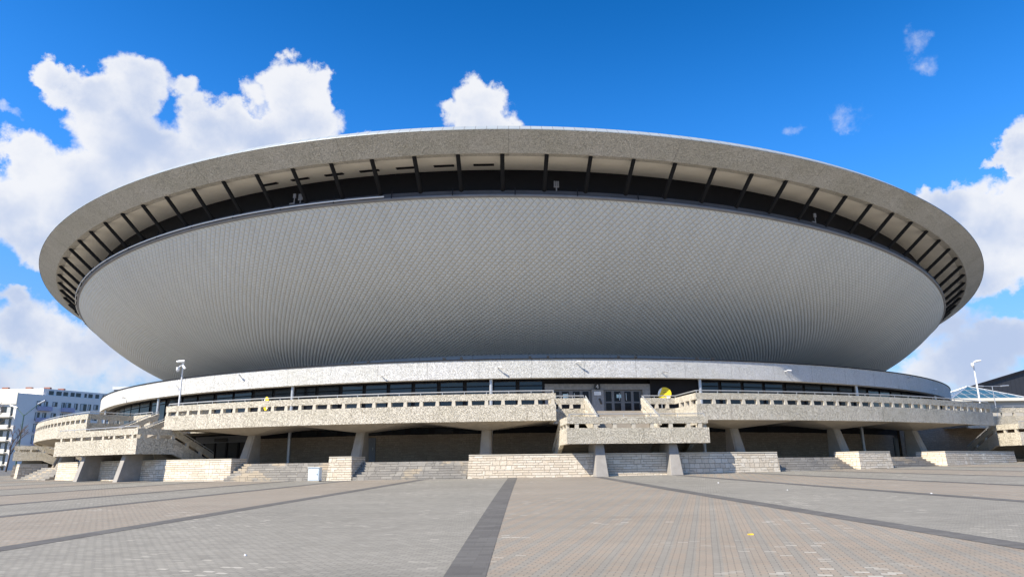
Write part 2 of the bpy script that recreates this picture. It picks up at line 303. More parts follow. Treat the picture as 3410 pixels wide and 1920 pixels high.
# ------------------------------------------------------------------ mesh helpers
class MB:
    def __init__(s): s.v = []; s.f = []; s.uv = []
    def face(s, pts, uv=None):
        i = len(s.v); s.v += [tuple(p) for p in pts]; s.f.append(tuple(range(i, i + len(pts))))
        if uv is None:
            a, b, c = Vector(pts[0]), Vector(pts[1]), Vector(pts[2]); n = (b - a).cross(c - a)
            if n.length > 0: n.normalize()
            if abs(n.z) > 0.7: uv = [(p[0], p[1]) for p in pts]
            else:
                tx = Vector((-n.y, n.x, 0)); tx = tx.normalized() if tx.length > 1e-6 else Vector((1, 0, 0))
                uv = [(p[0] * tx.x + p[1] * tx.y, p[2]) for p in pts]
        s.uv += list(uv)
    def box(s, x0, x1, y0, y1, z0, z1):
        s.hexa([(x0, y0, z0), (x1, y0, z0), (x1, y1, z0), (x0, y1, z0)], [(x0, y0, z1), (x1, y0, z1), (x1, y1, z1), (x0, y1, z1)])
    def hexa(s, lo, hi):
        """closed solid between two loops, counter-clockwise seen from the top"""
        n = len(lo)
        s.face(list(reversed(lo))); s.face(hi)
        for i in range(n):
            j = (i + 1) % n; s.face([lo[i], lo[j], hi[j], hi[i]])
    def arc(s, c, R0, R1, z0, z1, a0, a1, n=None, batter=0.0, batter_end=0.0, full=False, z1in=None):
        """solid between radii R0 < R1; angles in degrees from the -y direction towards +x"""
        n = n or max(1, int(abs(a1 - a0) / 1.2))
        z1i = z1 if z1in is None else z1in
        def ring(k):
            f = k / n
            ab = rad(a0 + (a1 - a0) * f)
            at = rad(a0 + batter_end + (a1 - a0 - 2 * batter_end) * f)
            P = lambda R, a, z: (c[0] + R * math.sin(a), c[1] - R * math.cos(a), z)
            return P(R1, ab, z0), P(R1 - batter, at, z1), P(R0, at, z1i), P(R0, ab, z0), R1 * ab, R0 * ab
        r = [ring(k) for k in range(n + 1)]
        for k in range(n):
            A, B = r[k], r[k + 1]; ua, ub = A[4], B[4]; va, vb = A[5], B[5]
            s.face([A[0], B[0], B[1], A[1]], [(ua, z0), (ub, z0), (ub, z1), (ua, z1)])
            s.face([A[1], B[1], B[2], A[2]], [(ua, 0), (ub, 0), (ub, R1 - R0), (ua, R1 - R0)])
            s.face([B[3], A[3], A[2], B[2]], [(vb, z0), (va, z0), (va, z1i), (vb, z1i)])
            s.face([A[3], B[3], B[0], A[0]], [(ua, 0), (ub, 0), (ub, R1 - R0), (ua, R1 - R0)])
        if not full:
            A = r[0]; s.face([A[3], A[0], A[1], A[2]], [(0, z0), (R1 - R0, z0), (R1 - R0, z1), (0, z1i)])
            A = r[-1]; s.face([A[0], A[3], A[2], A[1]], [(0, z0), (R1 - R0, z0), (R1 - R0, z1i), (0, z1)])
    def tube(s, p0, p1, r0, r1=None, n=8, caps=True):
        r1 = r0 if r1 is None else r1
        p0, p1 = Vector(p0), Vector(p1); d = (p1 - p0)
        if d.length < 1e-6: return
        d.normalize()
        a = d.orthogonal().normalized(); b = d.cross(a)
        A = [p0 + (a * math.cos(2 * math.pi * i / n) + b * math.sin(2 * math.pi * i / n)) * r0 for i in range(n)]
        B = [p1 + (a * math.cos(2 * math.pi * i / n) + b * math.sin(2 * math.pi * i / n)) * r1 for i in range(n)]
        for i in range(n):
            j = (i + 1) % n; s.face([A[i], A[j], B[j], B[i]], [(i / n, 0), ((i + 1) / n, 0), ((i + 1) / n, 1), (i / n, 1)])
        if caps: s.face(list(reversed(A))); s.face(B)
    def poly(s, pts, r, n=6):
        for a, b in zip(pts, pts[1:]): s.tube(a, b, r, r, n)
    def xslab(s, yz, x0, x1):
        """polygon in the y-z plane extruded along x"""
        a = sum(yz[i][0] * yz[(i + 1) % len(yz)][1] - yz[(i + 1) % len(yz)][0] * yz[i][1] for i in range(len(yz)))
        if a < 0: yz = list(reversed(yz))
        L = [(x0, y, z) for y, z in yz]; H = [(x1, y, z) for y, z in yz]
        s.face(list(reversed(L))); s.face(H)
        m = len(yz)
        for i in range(m):
            j = (i + 1) % m; s.face([L[i], L[j], H[j], H[i]])
    def build(s, name, mat, parent=None, smooth=False, local=False, bevel=0.0):
        off = Vector((0, 0, 0))
        if parent is not None and not local:
            q = parent
            while q is not None: off += q.location; q = q.parent
        me = D.meshes.new(name)
        me.from_pydata([(x - off.x, y - off.y, z - off.z) for x, y, z in s.v], [], s.f)
        ul = me.uv_layers.new(name='UVMap')
        ul.data.foreach_set('uv', np.array(s.uv, dtype=np.float32).ravel())
        if smooth: me.polygons.foreach_set('use_smooth', [True] * len(me.polygons))
        me.materials.append(mat)
        o = D.objects.new(name, me); COL.objects.link(o)
        if parent is not None: o.parent = parent
        if smooth or bevel:
            w = o.modifiers.new('weld', 'WELD'); w.merge_threshold = 0.0005
        if bevel:
            b = o.modifiers.new('bevel', 'BEVEL'); b.width = bevel; b.segments = 2; b.limit_method = 'ANGLE'; b.angle_limit = rad(40)
        return o
def thing(name, label, cat, loc=(0, 0, 0), rz=0.0, group=None):
    o = D.objects.new(name, None); COL.objects.link(o); o.location = loc; o.rotation_euler = (0, 0, rz); o.empty_display_size = 0.5
    return tag(o, label, cat, group)
def tag(o, label, cat, group=None):
    o['label'] = label; o['category'] = cat
    if group: o['group'] = group
    return o
def setting(o, kind='structure'):
    o['kind'] = kind; return o
def dup(o, parent=None):
    c = o.copy(); COL.objects.link(c)
    if parent is not None: c.parent = parent
    for ch in list(o.children): dup(ch, c)
    return c

CE = (1.4043, 107.6869)      # axis of the white ring and windows
CT = (1.8773, 109.2150)      # axis of the terraces and the square
CA = (-0.4915, 107.7145)     # saucer axis at eye height
def pol(c, R, a, z=0.0): return Vector((c[0] + R * math.sin(rad(a)), c[1] - R * math.cos(rad(a)), z))
def gz(x, y): return 0.0076 * x + 0.0227 * y

# ------------------------------------------------------------------ ground and paving
def ground_sheet():
    xs = sorted(set([-1500, -900, -500, -300, -200] + list(range(-150, 151, 10)) + [200, 300, 500, 900, 1500]))
    ys = sorted(set([-1200, -600, -300, -150, -100, -70, -50] + list(range(-40, 161, 10)) + [200, 300, 500, 900, 1800]))
    v = [(x, y, min(2.3, max(-2.5, gz(x, y))) - 0.05) for y in ys for x in xs]
    nx = len(xs); f = [(j * nx + i, j * nx + i + 1, (j + 1) * nx + i + 1, (j + 1) * nx + i) for j in range(len(ys) - 1) for i in range(nx - 1)]
    me = D.meshes.new('ground'); me.from_pydata(v, [], f); me.materials.append(M['ground'])
    o = D.objects.new('ground', me); COL.objects.link(o); setting(o)
ground_sheet()
# the dark strips fan out almost from the arena's axis: angle at the wall, angle at the camera's end
BANDS = [(-64.0, -63.5), (-59.4, -58.8), (-54.6, -54.0), (-50.0, -49.2), (-45.2, -44.4), (-40.4, -39.4), (-35.6, -34.6), (-30.6, -29.4), (-25.6, -24.2), (-20.4, -18.9), (-14.9, -14.7), (-11.05, -11.4), (-6.8, -7.05), (-1.76, -1.5), (2.85, 3.7), (7.2, 8.2), (11.5, 12.6), (16.2, 17.3), (21.0, 22.2), (25.8, 27.0), (30.6, 31.8), (35.4, 36.6), (40.4, 41.6), (45.4, 46.6), (50.4, 51.6), (55.4, 56.6)]
def band_angle(b, R): return b[0] + (b[1] - b[0]) * min(1.15, (R - 64.0) / 33.0)
RS = np.concatenate([np.linspace(61, 103, 13), np.linspace(110, 150, 4)])
def gpt(R, a, dz): x, y, _ = pol(CT, R, a); return (x, y, gz(x, y) + dz)
def flat(mb, q): mb.face(q, [(p[0], p[1]) for p in q])
i0 = [b[0] for b in BANDS].index(-1.76)
for i in range(len(BANDS) - 1):
    mb = MB(); A, B = BANDS[i], BANDS[i + 1]
    for r0, r1 in zip(RS, RS[1:]):
        for k in range(3):
            f0, f1 = k / 3, (k + 1) / 3
            an = lambda R, f: band_angle(A, R) * (1 - f) + band_angle(B, R) * f
            flat(mb, [gpt(r1, an(r1, f0), 0), gpt(r1, an(r1, f1), 0), gpt(r0, an(r0, f1), 0), gpt(r0, an(r0, f0), 0)])
    setting(mb.build('pavement', M['pavep'] if (i - i0) % 2 == 0 else M['paveg']))
for b in BANDS:
    mb = MB()
    for r0, r1 in zip(RS, RS[1:]):
        e0 = math.degrees(.29 / r0); e1 = math.degrees(.29 / r1); a0 = band_angle(b, r0); a1 = band_angle(b, r1)
        flat(mb, [gpt(r1, a1 - e1, .006), gpt(r1, a1 + e1, .006), gpt(r0, a0 + e0, .006), gpt(r0, a0 - e0, .006)])
    setting(mb.build('paving_strip', M['strip']))

# ------------------------------------------------------------------ the arena
tx, ty = -0.014723, -0.064224
NRM = Vector((1, 0, tx)).cross(Vector((0, 1, ty))).normalized(); UU = Vector((1, 0, tx)).normalized(); VV = NRM.cross(UU)
O_ = Vector((CA[0], CA[1], EYE))
def S(a, R, z):
    """point in the tilted frame of the saucer"""
    a = rad(a); return O_ + NRM * z + (UU * math.sin(a) - VV * math.cos(a)) * R
AR = thing('arena', 'huge grey flying-saucer arena with tilted concrete rim and white lower ring', 'arena', (CE[0], CE[1], 0))
def rev(mb, prof, n=180, a0=-180, a1=180):
    """revolve a (R,z) polyline in the saucer frame, outer side seen"""
    for k in range(n):
        b0 = a0 + (a1 - a0) * k / n; b1 = a0 + (a1 - a0) * (k + 1) / n
        for (R, z), (R2, z2) in zip(prof, prof[1:]):
            u0 = rad(b0) * 60; u1 = rad(b1) * 60
            mb.face([S(b0, R2, z2), S(b1, R2, z2), S(b1, R, z), S(b0, R, z)], [(u0, z2), (u1, z2), (u1, z), (u0, z)])
def part(prof, name, mat, parent=AR, smooth=True, n=240):
    mb = MB(); rev(mb, prof, n); return mb.build(name, mat, parent, smooth)
part([(62.6, 20.30), (63.03, 19.83), (63.0, 19.769), (61.23, 18.85), (60.6, 18.95)], 'rim', M['rim'], smooth=False)
part([(62.55, 20.36), (63.05, 19.86), (63.05, 19.79)], 'rim_flashing', M['flash'], smooth=False)
part([(0.05, 24.0), (30, 23.2), (55, 21.3), (62.56, 20.34)], 'roof', M['roof'])
SOF = part([(61.2, 18.87), (57.3, 19.52)], 'soffit', M['soffit'])
part([(57.32, 19.6), (57.32, 16.9)], 'clerestory_wall', M['dark'])
part([(57.3, 17.04), (58.70, 17.04), (58.72, 17.0), (58.72, 16.64)], 'ledge', M['ledge'])
part([(58.70, 16.66), (58.80, 16.66), (58.80, 16.50), (58.55, 16.46)], 'gutter', M['gutter'])
mb = MB(); mb.poly([S(a, 58.95, 16.72) for a in np.arange(-74, -9, 1.5)], 0.06, 6); mb.build('conduit', M['wsteel'], AR)
for a in np.arange(-70, 10, 4.7):
    mb = MB(); mb.tube(S(a, 58.95, 16.55), S(a, 58.85, 17.2), 0.04); mb.build('conduit_bracket', M['dark'], AR)
TH0, DTH = -3.5716, 3.13741
for k in range(-33, 34):
    a = TH0 + DTH * k
    mb = MB(); mb.tube(S(a, 61.05, 18.9), S(a, 58.6, 17.02), 0.165, n=8); mb.tube(S(a, 58.75, 17.15), S(a, 58.5, 16.99), 0.2, n=8)
    mb.build('strut', M['strut'], AR)
for a in [TH0 + DTH * q for q in (-5.2, -4.27, -3.3, -2.35, -1.4, -0.45, 0.53)]:
    mb = MB()
    e = 0.78
    for (da, db, Ra, Rb) in ((-e, e, 58.5, 58.6), (-e, e, 58.78, 58.82), (-e, -e + .06, 58.6, 58.78), (e - .06, e, 58.6, 58.78)):
        def zz(R): return 18.87 + (61.2 - R) * 0.1667 - 0.06
        L = [S(a + da, Rb, zz(Rb) - .03), S(a + db, Rb, zz(Rb) - .03), S(a + db, Ra, zz(Ra) - .03), S(a + da, Ra, zz(Ra) - .03)]
        H = [S(a + da, Rb, zz(Rb) + .05), S(a + db, Rb, zz(Rb) + .05), S(a + db, Ra, zz(Ra) + .05), S(a + da, Ra, zz(Ra) + .05)]
        mb.hexa(L, H)
    L = [S(a - e, 58.78, zz(58.78) + .0), S(a + e, 58.78, zz(58.78) + .0), S(a + e, 58.6, zz(58.6) + .0), S(a - e, 58.6, zz(58.6) + .0)]
    mb.face(L); mb.face(list(reversed(L)))
    mb.build('soffit_vent', M['dark'], SOF)
# small lamps and cameras on the gutter ledge
def fixture(a, kind):
    mb = MB(); p = S(a, 58.62, 17.04); up = NRM
    if kind == 'fork':
        mb.tube(p, p + up * 0.35, 0.05)
        for d in (-0.4, 0, 0.4):
            q = S(a + d * 0.35, 58.62, 17.4); mb.tube(q, q + up * 0.5, 0.06)
        mb.tube(S(a - .2, 58.62, 17.42), S(a + .2, 58.62, 17.42), 0.06)
    else:
        mb.tube(p, p + up * 0.6, 0.05); q = p + up * .75; mb.box(q.x - .11, q.x + .11, q.y - .08, q.y + .08, q.z - .16, q.z + .18)
        q2 = S(a - 0.4, 58.62, 17.15); mb.tube(q2, p + up * .12, 0.06)
    mb.build('ledge_lamp', M['gutter'], AR)
fixture(TH0 + DTH * 2.3, 'fork'); fixture(TH0 + DTH * -4.2, 'fork'); fixture(TH0 + DTH * 9.65, 'box'); fixture(TH0 + DTH * -4.38, 'box')

# faceted cladding: lattice of little pyramids running from the gutter to the drum
RDm, ZDm, BULGE = 43.0, 10.25, 1.5
def cladding():
    N, Mr = 660, 74
    th = lambda i, j: (i + 0.5 * (j % 2)) * 2 * np.pi / N
    u = np.array(UU); v = np.array(VV); nn = np.array(NRM); o = np.array(O_)
    def P(a, tt, h=0.0):
        rd = np.sin(a)[..., None] * u - np.cos(a)[..., None] * v
        C = o + nn * 16.4918 + rd * 58.6028
        B = np.stack([CE[0] + RDm * np.sin(a), CE[1] - RDm * np.cos(a), np.full_like(a, ZDm + EYE)], -1)
        V = B - C; r3 = np.stack([np.sin(a), -np.cos(a), 0 * a], -1)
        q = r3 - V * ((r3 * V).sum(-1) / (V * V).sum(-1))[..., None]; q /= np.linalg.norm(q, axis=-1)[..., None]
        return C + V * tt + q * (BULGE * 4 * tt * (1 - tt) + h)
    # rows shrink towards the bottom like the tiles do
    w = np.linspace(1.28, 0.78, Mr); tt = np.concatenate([[0], np.cumsum(w)]); tt /= tt[-1]
    I = np.arange(N)
    V = [P(th(I, j), tt[j]) for j in range(Mr + 1)]
    F = []; base = lambda j: j * N
    vs = [x for x in V]; cnt = (Mr + 1) * N
    for j in range(Mr - 1):
        ap = P(th(I, j), tt[j + 1], 0.10); ap_i = cnt + I; cnt += N; vs.append(ap)
        top = base(j) + I; bot = base(j + 2) + I
        if j % 2 == 0: lf = base(j + 1) + (I - 1) % N; rg = base(j + 1) + I
        else: lf = base(j + 1) + I; rg = base(j + 1) + (I + 1) % N
        for a, b in ((top, lf), (lf, bot), (bot, rg), (rg, top)): F.append(np.stack([a, b, ap_i], -1))
    lf = I; rg = (I + 1) % N; F.append(np.stack([lf, base(1) + I, rg], -1))
    VV_ = np.concatenate(vs); FF = np.concatenate(F)
    off = np.array([CE[0], CE[1], 0.0])
    me = D.meshes.new('cladding'); me.from_pydata((VV_ - off).tolist(), [], FF.tolist())
    ul = me.uv_layers.new(name='UVMap')
    aa = np.arctan2(VV_[:, 0] - CE[0], CE[1] - VV_[:, 1]) * 55
    ul.data.foreach_set('uv', np.stack([aa[FF.ravel()], VV_[FF.ravel(), 2]], -1).astype(np.float32).ravel())
    sm_ = me.uv_layers.new(name='Seam')
    q = np.zeros((len(FF), 3, 2), np.float32); q[:, 2, 1] = 1.0; nf = len(FF) - N
    blk = (np.arange(nf) // N) % 4; q[:nf, :, 0] = np.where(blk % 2 == 0, 1.0, 0.35)[:, None]; q[nf:, :, 0] = 1.0
    sm_.data.foreach_set('uv', q.ravel())
    me.materials.append(M['tile'])
    ob = D.objects.new('cladding', me); COL.objects.link(ob); ob.parent = AR
cladding()
# drum, white ring, ring roof
def full(name, mat, *a, **k):
    mb = MB(); mb.arc(*a, a0=-180, a1=180, n=240, full=True, **k); return mb.build(name, mat, AR)
full('drum', M['drum'], CE, 42.3, 43.15, 10.3, ZDm + EYE + 0.03)
RINGP = full('white_ring', M['ring'], CE, 55.15, 55.818, 8.11, 9.50)
full('ring_coping', M['dark'], CE, 55.2, 55.88, 9.504, 9.57)
full('ring_roof', M['roof'], CE, 42.9, 55.3, 9.0, 9.44, z1in=10.55)
full('ring_soffit', M['dark'], CE, 53.0, 55.13, 8.14, 8.5)
for px, a in enumerate((-44.0, -33.5, -25.3, -11.8, -2.6, 3.4, 10.2, 21.4, 38.6, 44.5)):
    mb = MB(); z = (8.5, 8.85, 9.2)[px % 3]
    p = pol(CE, 55.82, a, z); q = pol(CE, 56.1, a + 0.1, z + 0.08)
    mb.tube(p, q, 0.03); mb.tube(q, pol(CE, 56.2, a + .35, z + .04), 0.055); mb.build('bracket_camera', M['wsteel'] if px % 2 else M['steel'], RINGP)
for a in (-13.9, -6.2, 0.6, 7.6, 14.2):
    mb = MB(); mb.arc(CE, 55.3, 55.5, 9.5, 9.62, a - 0.75, a + 0.75, n=2); mb.box(*sum([[c - .1, c + .1] for c in pol(CE, 55.4, a - .7)[:2]], []), 9.6, 9.8); mb.box(*sum([[c - .1, c + .1] for c in pol(CE, 55.4, a + .7)[:2]], []), 9.6, 9.8)
    mb.build('roof_floodlight', M['black'], RINGP)
# slender columns from the plinth through the terrace to the ring
for a in (-71.0, -54.4, -37.22, -19.97, -3.16, 13.54, 30.2, 47.0, 64.0):
    mb = MB(); mb.tube(pol(CE, 55.45, a, 2.1), pol(CE, 55.45, a, 8.2), 0.13, n=14); mb.build('slim_column', M['steel'], AR, smooth=False)
# upper window wall
RG = 54.6
FLOOR = 5.5
def panes(a0, a1, k, mat, lit=True):
    for i in range(k):
        b0 = a0 + (a1 - a0) * i / k; b1 = a0 + (a1 - a0) * (i + 1) / k; g = 0.16
        mb = MB(); mb.arc(CE, RG - .06, RG, FLOOR + .25, 7.62, b0 + g, b1 - g, n=1)
        w = mb.build('window', mat, AR)
        mb = MB(); mb.arc(CE, RG - .06, RG, 7.70, 8.06, b0 + g, b1 - g, n=1); mb.build('transom_pane', mat, w)
panes(-70, -41, 11, M['dglass'])
panes(-40.6, -37.6, 1, M['glass']); panes(-37.0, -29.8, 3, M['dglass']); panes(-29.6, -25.0, 2, M['glass']); panes(-24.9, -16.0, 4, M['dglass'])
panes(-15.95, 1.0, 8, M['glass']); panes(13.7, 22.3, 4, M['glass']); panes(22.4, 33.2, 5, M['dglass']); panes(33.3, 37.4, 2, M['glass']); panes(37.5, 70, 14, M['dglass'])
for b0, b1 in ((-75, 1.05), (9.7, 75)):
    mb = MB(); mb.arc(CE, RG - .3, RG - .1, FLOOR, 8.3, b0, b1); mb.build('window_frame', M['dark'], AR)
# entrance with granite surround
def rbox(mb, R0, R1, z0, z1, a0, a1): mb.arc(CE, R0, R1, z0, z1, a0, a1, n=1)
EN = None
mb = MB(); RE_ = 54.45
rbox(mb, RE_ - .5, RE_ + .02, 7.37, 7.80, 1.0, 9.72); rbox(mb, RE_ - .5, RE_, FLOOR, 7.367, 1.0, 1.5); rbox(mb, RE_ - .5, RE_, FLOOR, 7.367, 4.85, 5.8); rbox(mb, RE_ - .5, RE_, FLOOR, 7.367, 9.06, 9.72)
EN = mb.build('entrance_surround', M['granite'], AR)
mb = MB(); rbox(mb, RE_ - .6, RE_ - .1, 7.8, 8.3, 1.0, 13.6); rbox(mb, RE_ - .3, RE_ - .1, FLOOR, 7.8, 9.72, 13.6); mb.build('entrance_panel', M['dark'], AR)
for (a0, a1) in ((1.5, 4.85), (5.8, 9.06)):
    mb = MB()
    w = (a1 - a0) / 4
    for i in range(5):
        e = 0.11 if i not in (2,) else 0.16
        c = min(max(a0 + w * i, a0 + e), a1 - e); rbox(mb, RE_ - .32, RE_ - .24, FLOOR, 7.35, c - e, c + e)
    rbox(mb, RE_ - .318, RE_ - .243, 7.24, 7.352, a0, a1); rbox(mb, RE_ - .318, RE_ - .243, 6.36, 6.47, a0, a1); rbox(mb, RE_ - .318, RE_ - .243, FLOOR, 5.64, a0, a1)
    fr = mb.build('door', M['frame'], AR)
    for i in range(4):
        b0 = a0 + w * i + .1; b1 = a0 + w * (i + 1) - .1
        mb = MB(); rbox(mb, RE_ - .30, RE_ - .27, FLOOR + .1, 7.3, b0, b1); mb.build('door_glass', M['dglass'], fr)
    for i in (1, 2):
        b0 = a0 + w * i + (.5 if i == 1 else -.0)
        mb = MB(); mb.tube(pol(CE, RE_ - .18, a0 + w * 2 + (-.28 if i == 1 else .28), 6.55), pol(CE, RE_ - .18, a0 + w * 2 + (-.28 if i == 1 else .28), 7.1), 0.03); mb.build('door_handle', M['steel'], fr)
for (a, z, w, h) in ((2.75, 6.88, .22, .17), (7.12, 6.88, .19, .13), (1.85, 6.83, .12, .12)):
    mb = MB(); rbox(mb, RE_ - .239, RE_ - .225, z - h, z + h, a - w, a + w); mb.build('door_poster', M['poster'], AR)
mb = MB(); rbox(mb, RE_ + .02, RE_ + .07, 7.36, 7.80, 5.08, 5.53); sg = mb.build('number_sign', M['black'], EN)
def digit4(mb, c, s, right):
    L = [(-.5, -.2, .5, -.06), (.12, -.7, .28, .7)]
    for x0, z0, x1, z1 in L:
        a = c + right * x0 * s; b = c + right * x1 * s; n = Vector((right.y, -right.x, 0)) * 0.012
        lo = [a + n, b + n, b, a]; mb.hexa([p + Vector((0, 0, z0 * s)) for p in lo], [p + Vector((0, 0, z1 * s)) for p in lo])
    a, b = c + right * (-.5 * s), c + right * (.16 * s); n = Vector((right.y, -right.x, 0)) * 0.012
    lo = [a + n + Vector((0, 0, -.2 * s)), a + right * .14 * s + n + Vector((0, 0, -.2 * s)), a + right * .14 * s + Vector((0, 0, -.2 * s)), a + Vector((0, 0, -.2 * s))]
    hi = [b + n + Vector((0, 0, .7 * s)), b + right * .12 * s + n + Vector((0, 0, .7 * s)), b + right * .12 * s + Vector((0, 0, .7 * s)), b + Vector((0, 0, .7 * s))]
    mb.hexa(lo, hi)
mb = MB(); ra = rad(5.3); digit4(mb, pol(CE, RE_ + .075, 5.29, 7.58), 0.21, Vector((math.cos(ra), math.sin(ra), 0))); mb.build('digit', M['white'], sg)
mb = MB(); rbox(mb, RE_, RE_ + .03, 6.93, 7.20, 5.03, 5.58); pq = mb.build('plaque', M['white'], EN)
mb = MB()
for z in (7.13, 7.07, 7.01): rbox(mb, RE_ + .03, RE_ + .036, z - .008, z + .008, 5.1, 5.5)
mb.build('plaque_lettering', M['steel'], pq)
mb = MB(); c = pol(CE, RE_ + .03, 5.5, 6.45); mb.hexa([c + Vector((-.12, 0, .18)), c + Vector((.02, -.02, -.2)), c + Vector((.14, 0, -.22)), c + Vector((0, .02, .2))], [c + Vector((-.1, -.03, .24)), c + Vector((.06, -.05, -.1)), c + Vector((.14, -.03, -.12)), c + Vector((.02, 0, .24))]); mb.build('relief', M['bronze'], EN)
# lower storey
full('plinth', M['step'], CT, 40.0, 62.15, 0.2, 2.10)
full('lower_wall', M['brick'], CE, 52.0, 53.0, 2.1, 4.22)
full('lower_window_band', M['dark'], CE, 52.0, 52.9, 4.22, 5.2)
for a in list(np.arange(-20, -5, 2.1)) + list(np.arange(10, 25, 3.1)):
    mb = MB(); mb.arc(CE, 52.9, 52.95, 4.3, 4.68, a - .8, a + .8, n=1); mb.build('lower_window', M['wglass'], AR)
mb = MB(); mb.arc(CE, 52.99, 53.06, 2.1, 4.05, -14.35, -13.4, n=1); d_ = mb.build('service_door', M['greydoor'], AR)
mb = MB(); mb.tube(pol(CE, 53.1, -13.6, 3.1), pol(CE, 53.1, -13.6, 3.3), 0.03); mb.build('handle', M['steel'], d_)
mb = MB(); mb.arc(CE, 52.99, 53.05, 2.1, 4.0, -34.5, -26.8); lw = mb.build('lower_entrance', M['black'], AR)
for a in (-33, -31.3, -29.6, -28.0):
    mb = MB(); mb.arc(CE, 53.05, 53.1, 2.1, 4.0, a - .12, a + .12, n=1); mb.build('entrance_mullion', M['dark'], lw)
mb = MB(); mb.arc(CE, 52.98, 53.04, 4.0, 4.6, -34.5, -26.8); mb.build('entrance_lintel', M['greydoor'], AR)
mb = MB(); mb.arc(CE, 53.05, 53.12, 4.1, 4.4, -31.4, -29.6, n=1); fs = mb.build('fascia_sign', M['black'], AR)
mb = MB(); mb.arc(CE, 52.99, 53.06, 2.1, 4.0, 40.6, 45.0); mb.build('lower_entrance', M['black'], AR)

mb = MB(); mb.box(36.5, 70, 67.2, 67.7, 1.5, 5.0); mb.build('lower_wall', M['brick'], AR)  # wall added to keep the view under the right terrace dark

# ------------------------------------------------------------------ terraces
Z0, Z1, Z2, Z3 = 4.62, 5.68, 5.99, 6.42
RT_ = 62.713
GAPS = [-68.8, -31.7, 5.25, 42.5]
SH = 1.95      # half width of the upper stairs
post_me = None
def add_post(parent, R, a, z0, z1, rot=None, w=0.2, d=0.26):
    """one short parapet post; copies share the mesh"""
    global post_me
    key = round(z1 - z0, 3)
    if post_me is None: post_me = {}
    if key not in post_me:
        h = z1 - z0
        mb = MB(); mb.hexa([(-w / 2 - .03, -d / 2 - .02, 0), (w / 2 + .03, -d / 2 - .02, 0), (w / 2 + .03, d / 2, 0), (-w / 2 - .03, d / 2, 0)], [(-w / 2, -d / 2, h), (w / 2, -d / 2, h), (w / 2, d / 2, h), (-w / 2, d / 2, h)])
        o = mb.build('parapet_post', M['post'], None); o.parent = parent; post_me[key] = o
    else:
        o = post_me[key].copy(); COL.objects.link(o); o.parent = parent
    p = pol(CT, R, a, z0) - parent.location
    o.location = p; o.rotation_euler = (0, 0, rad(a) if rot is None else rot)
    return o
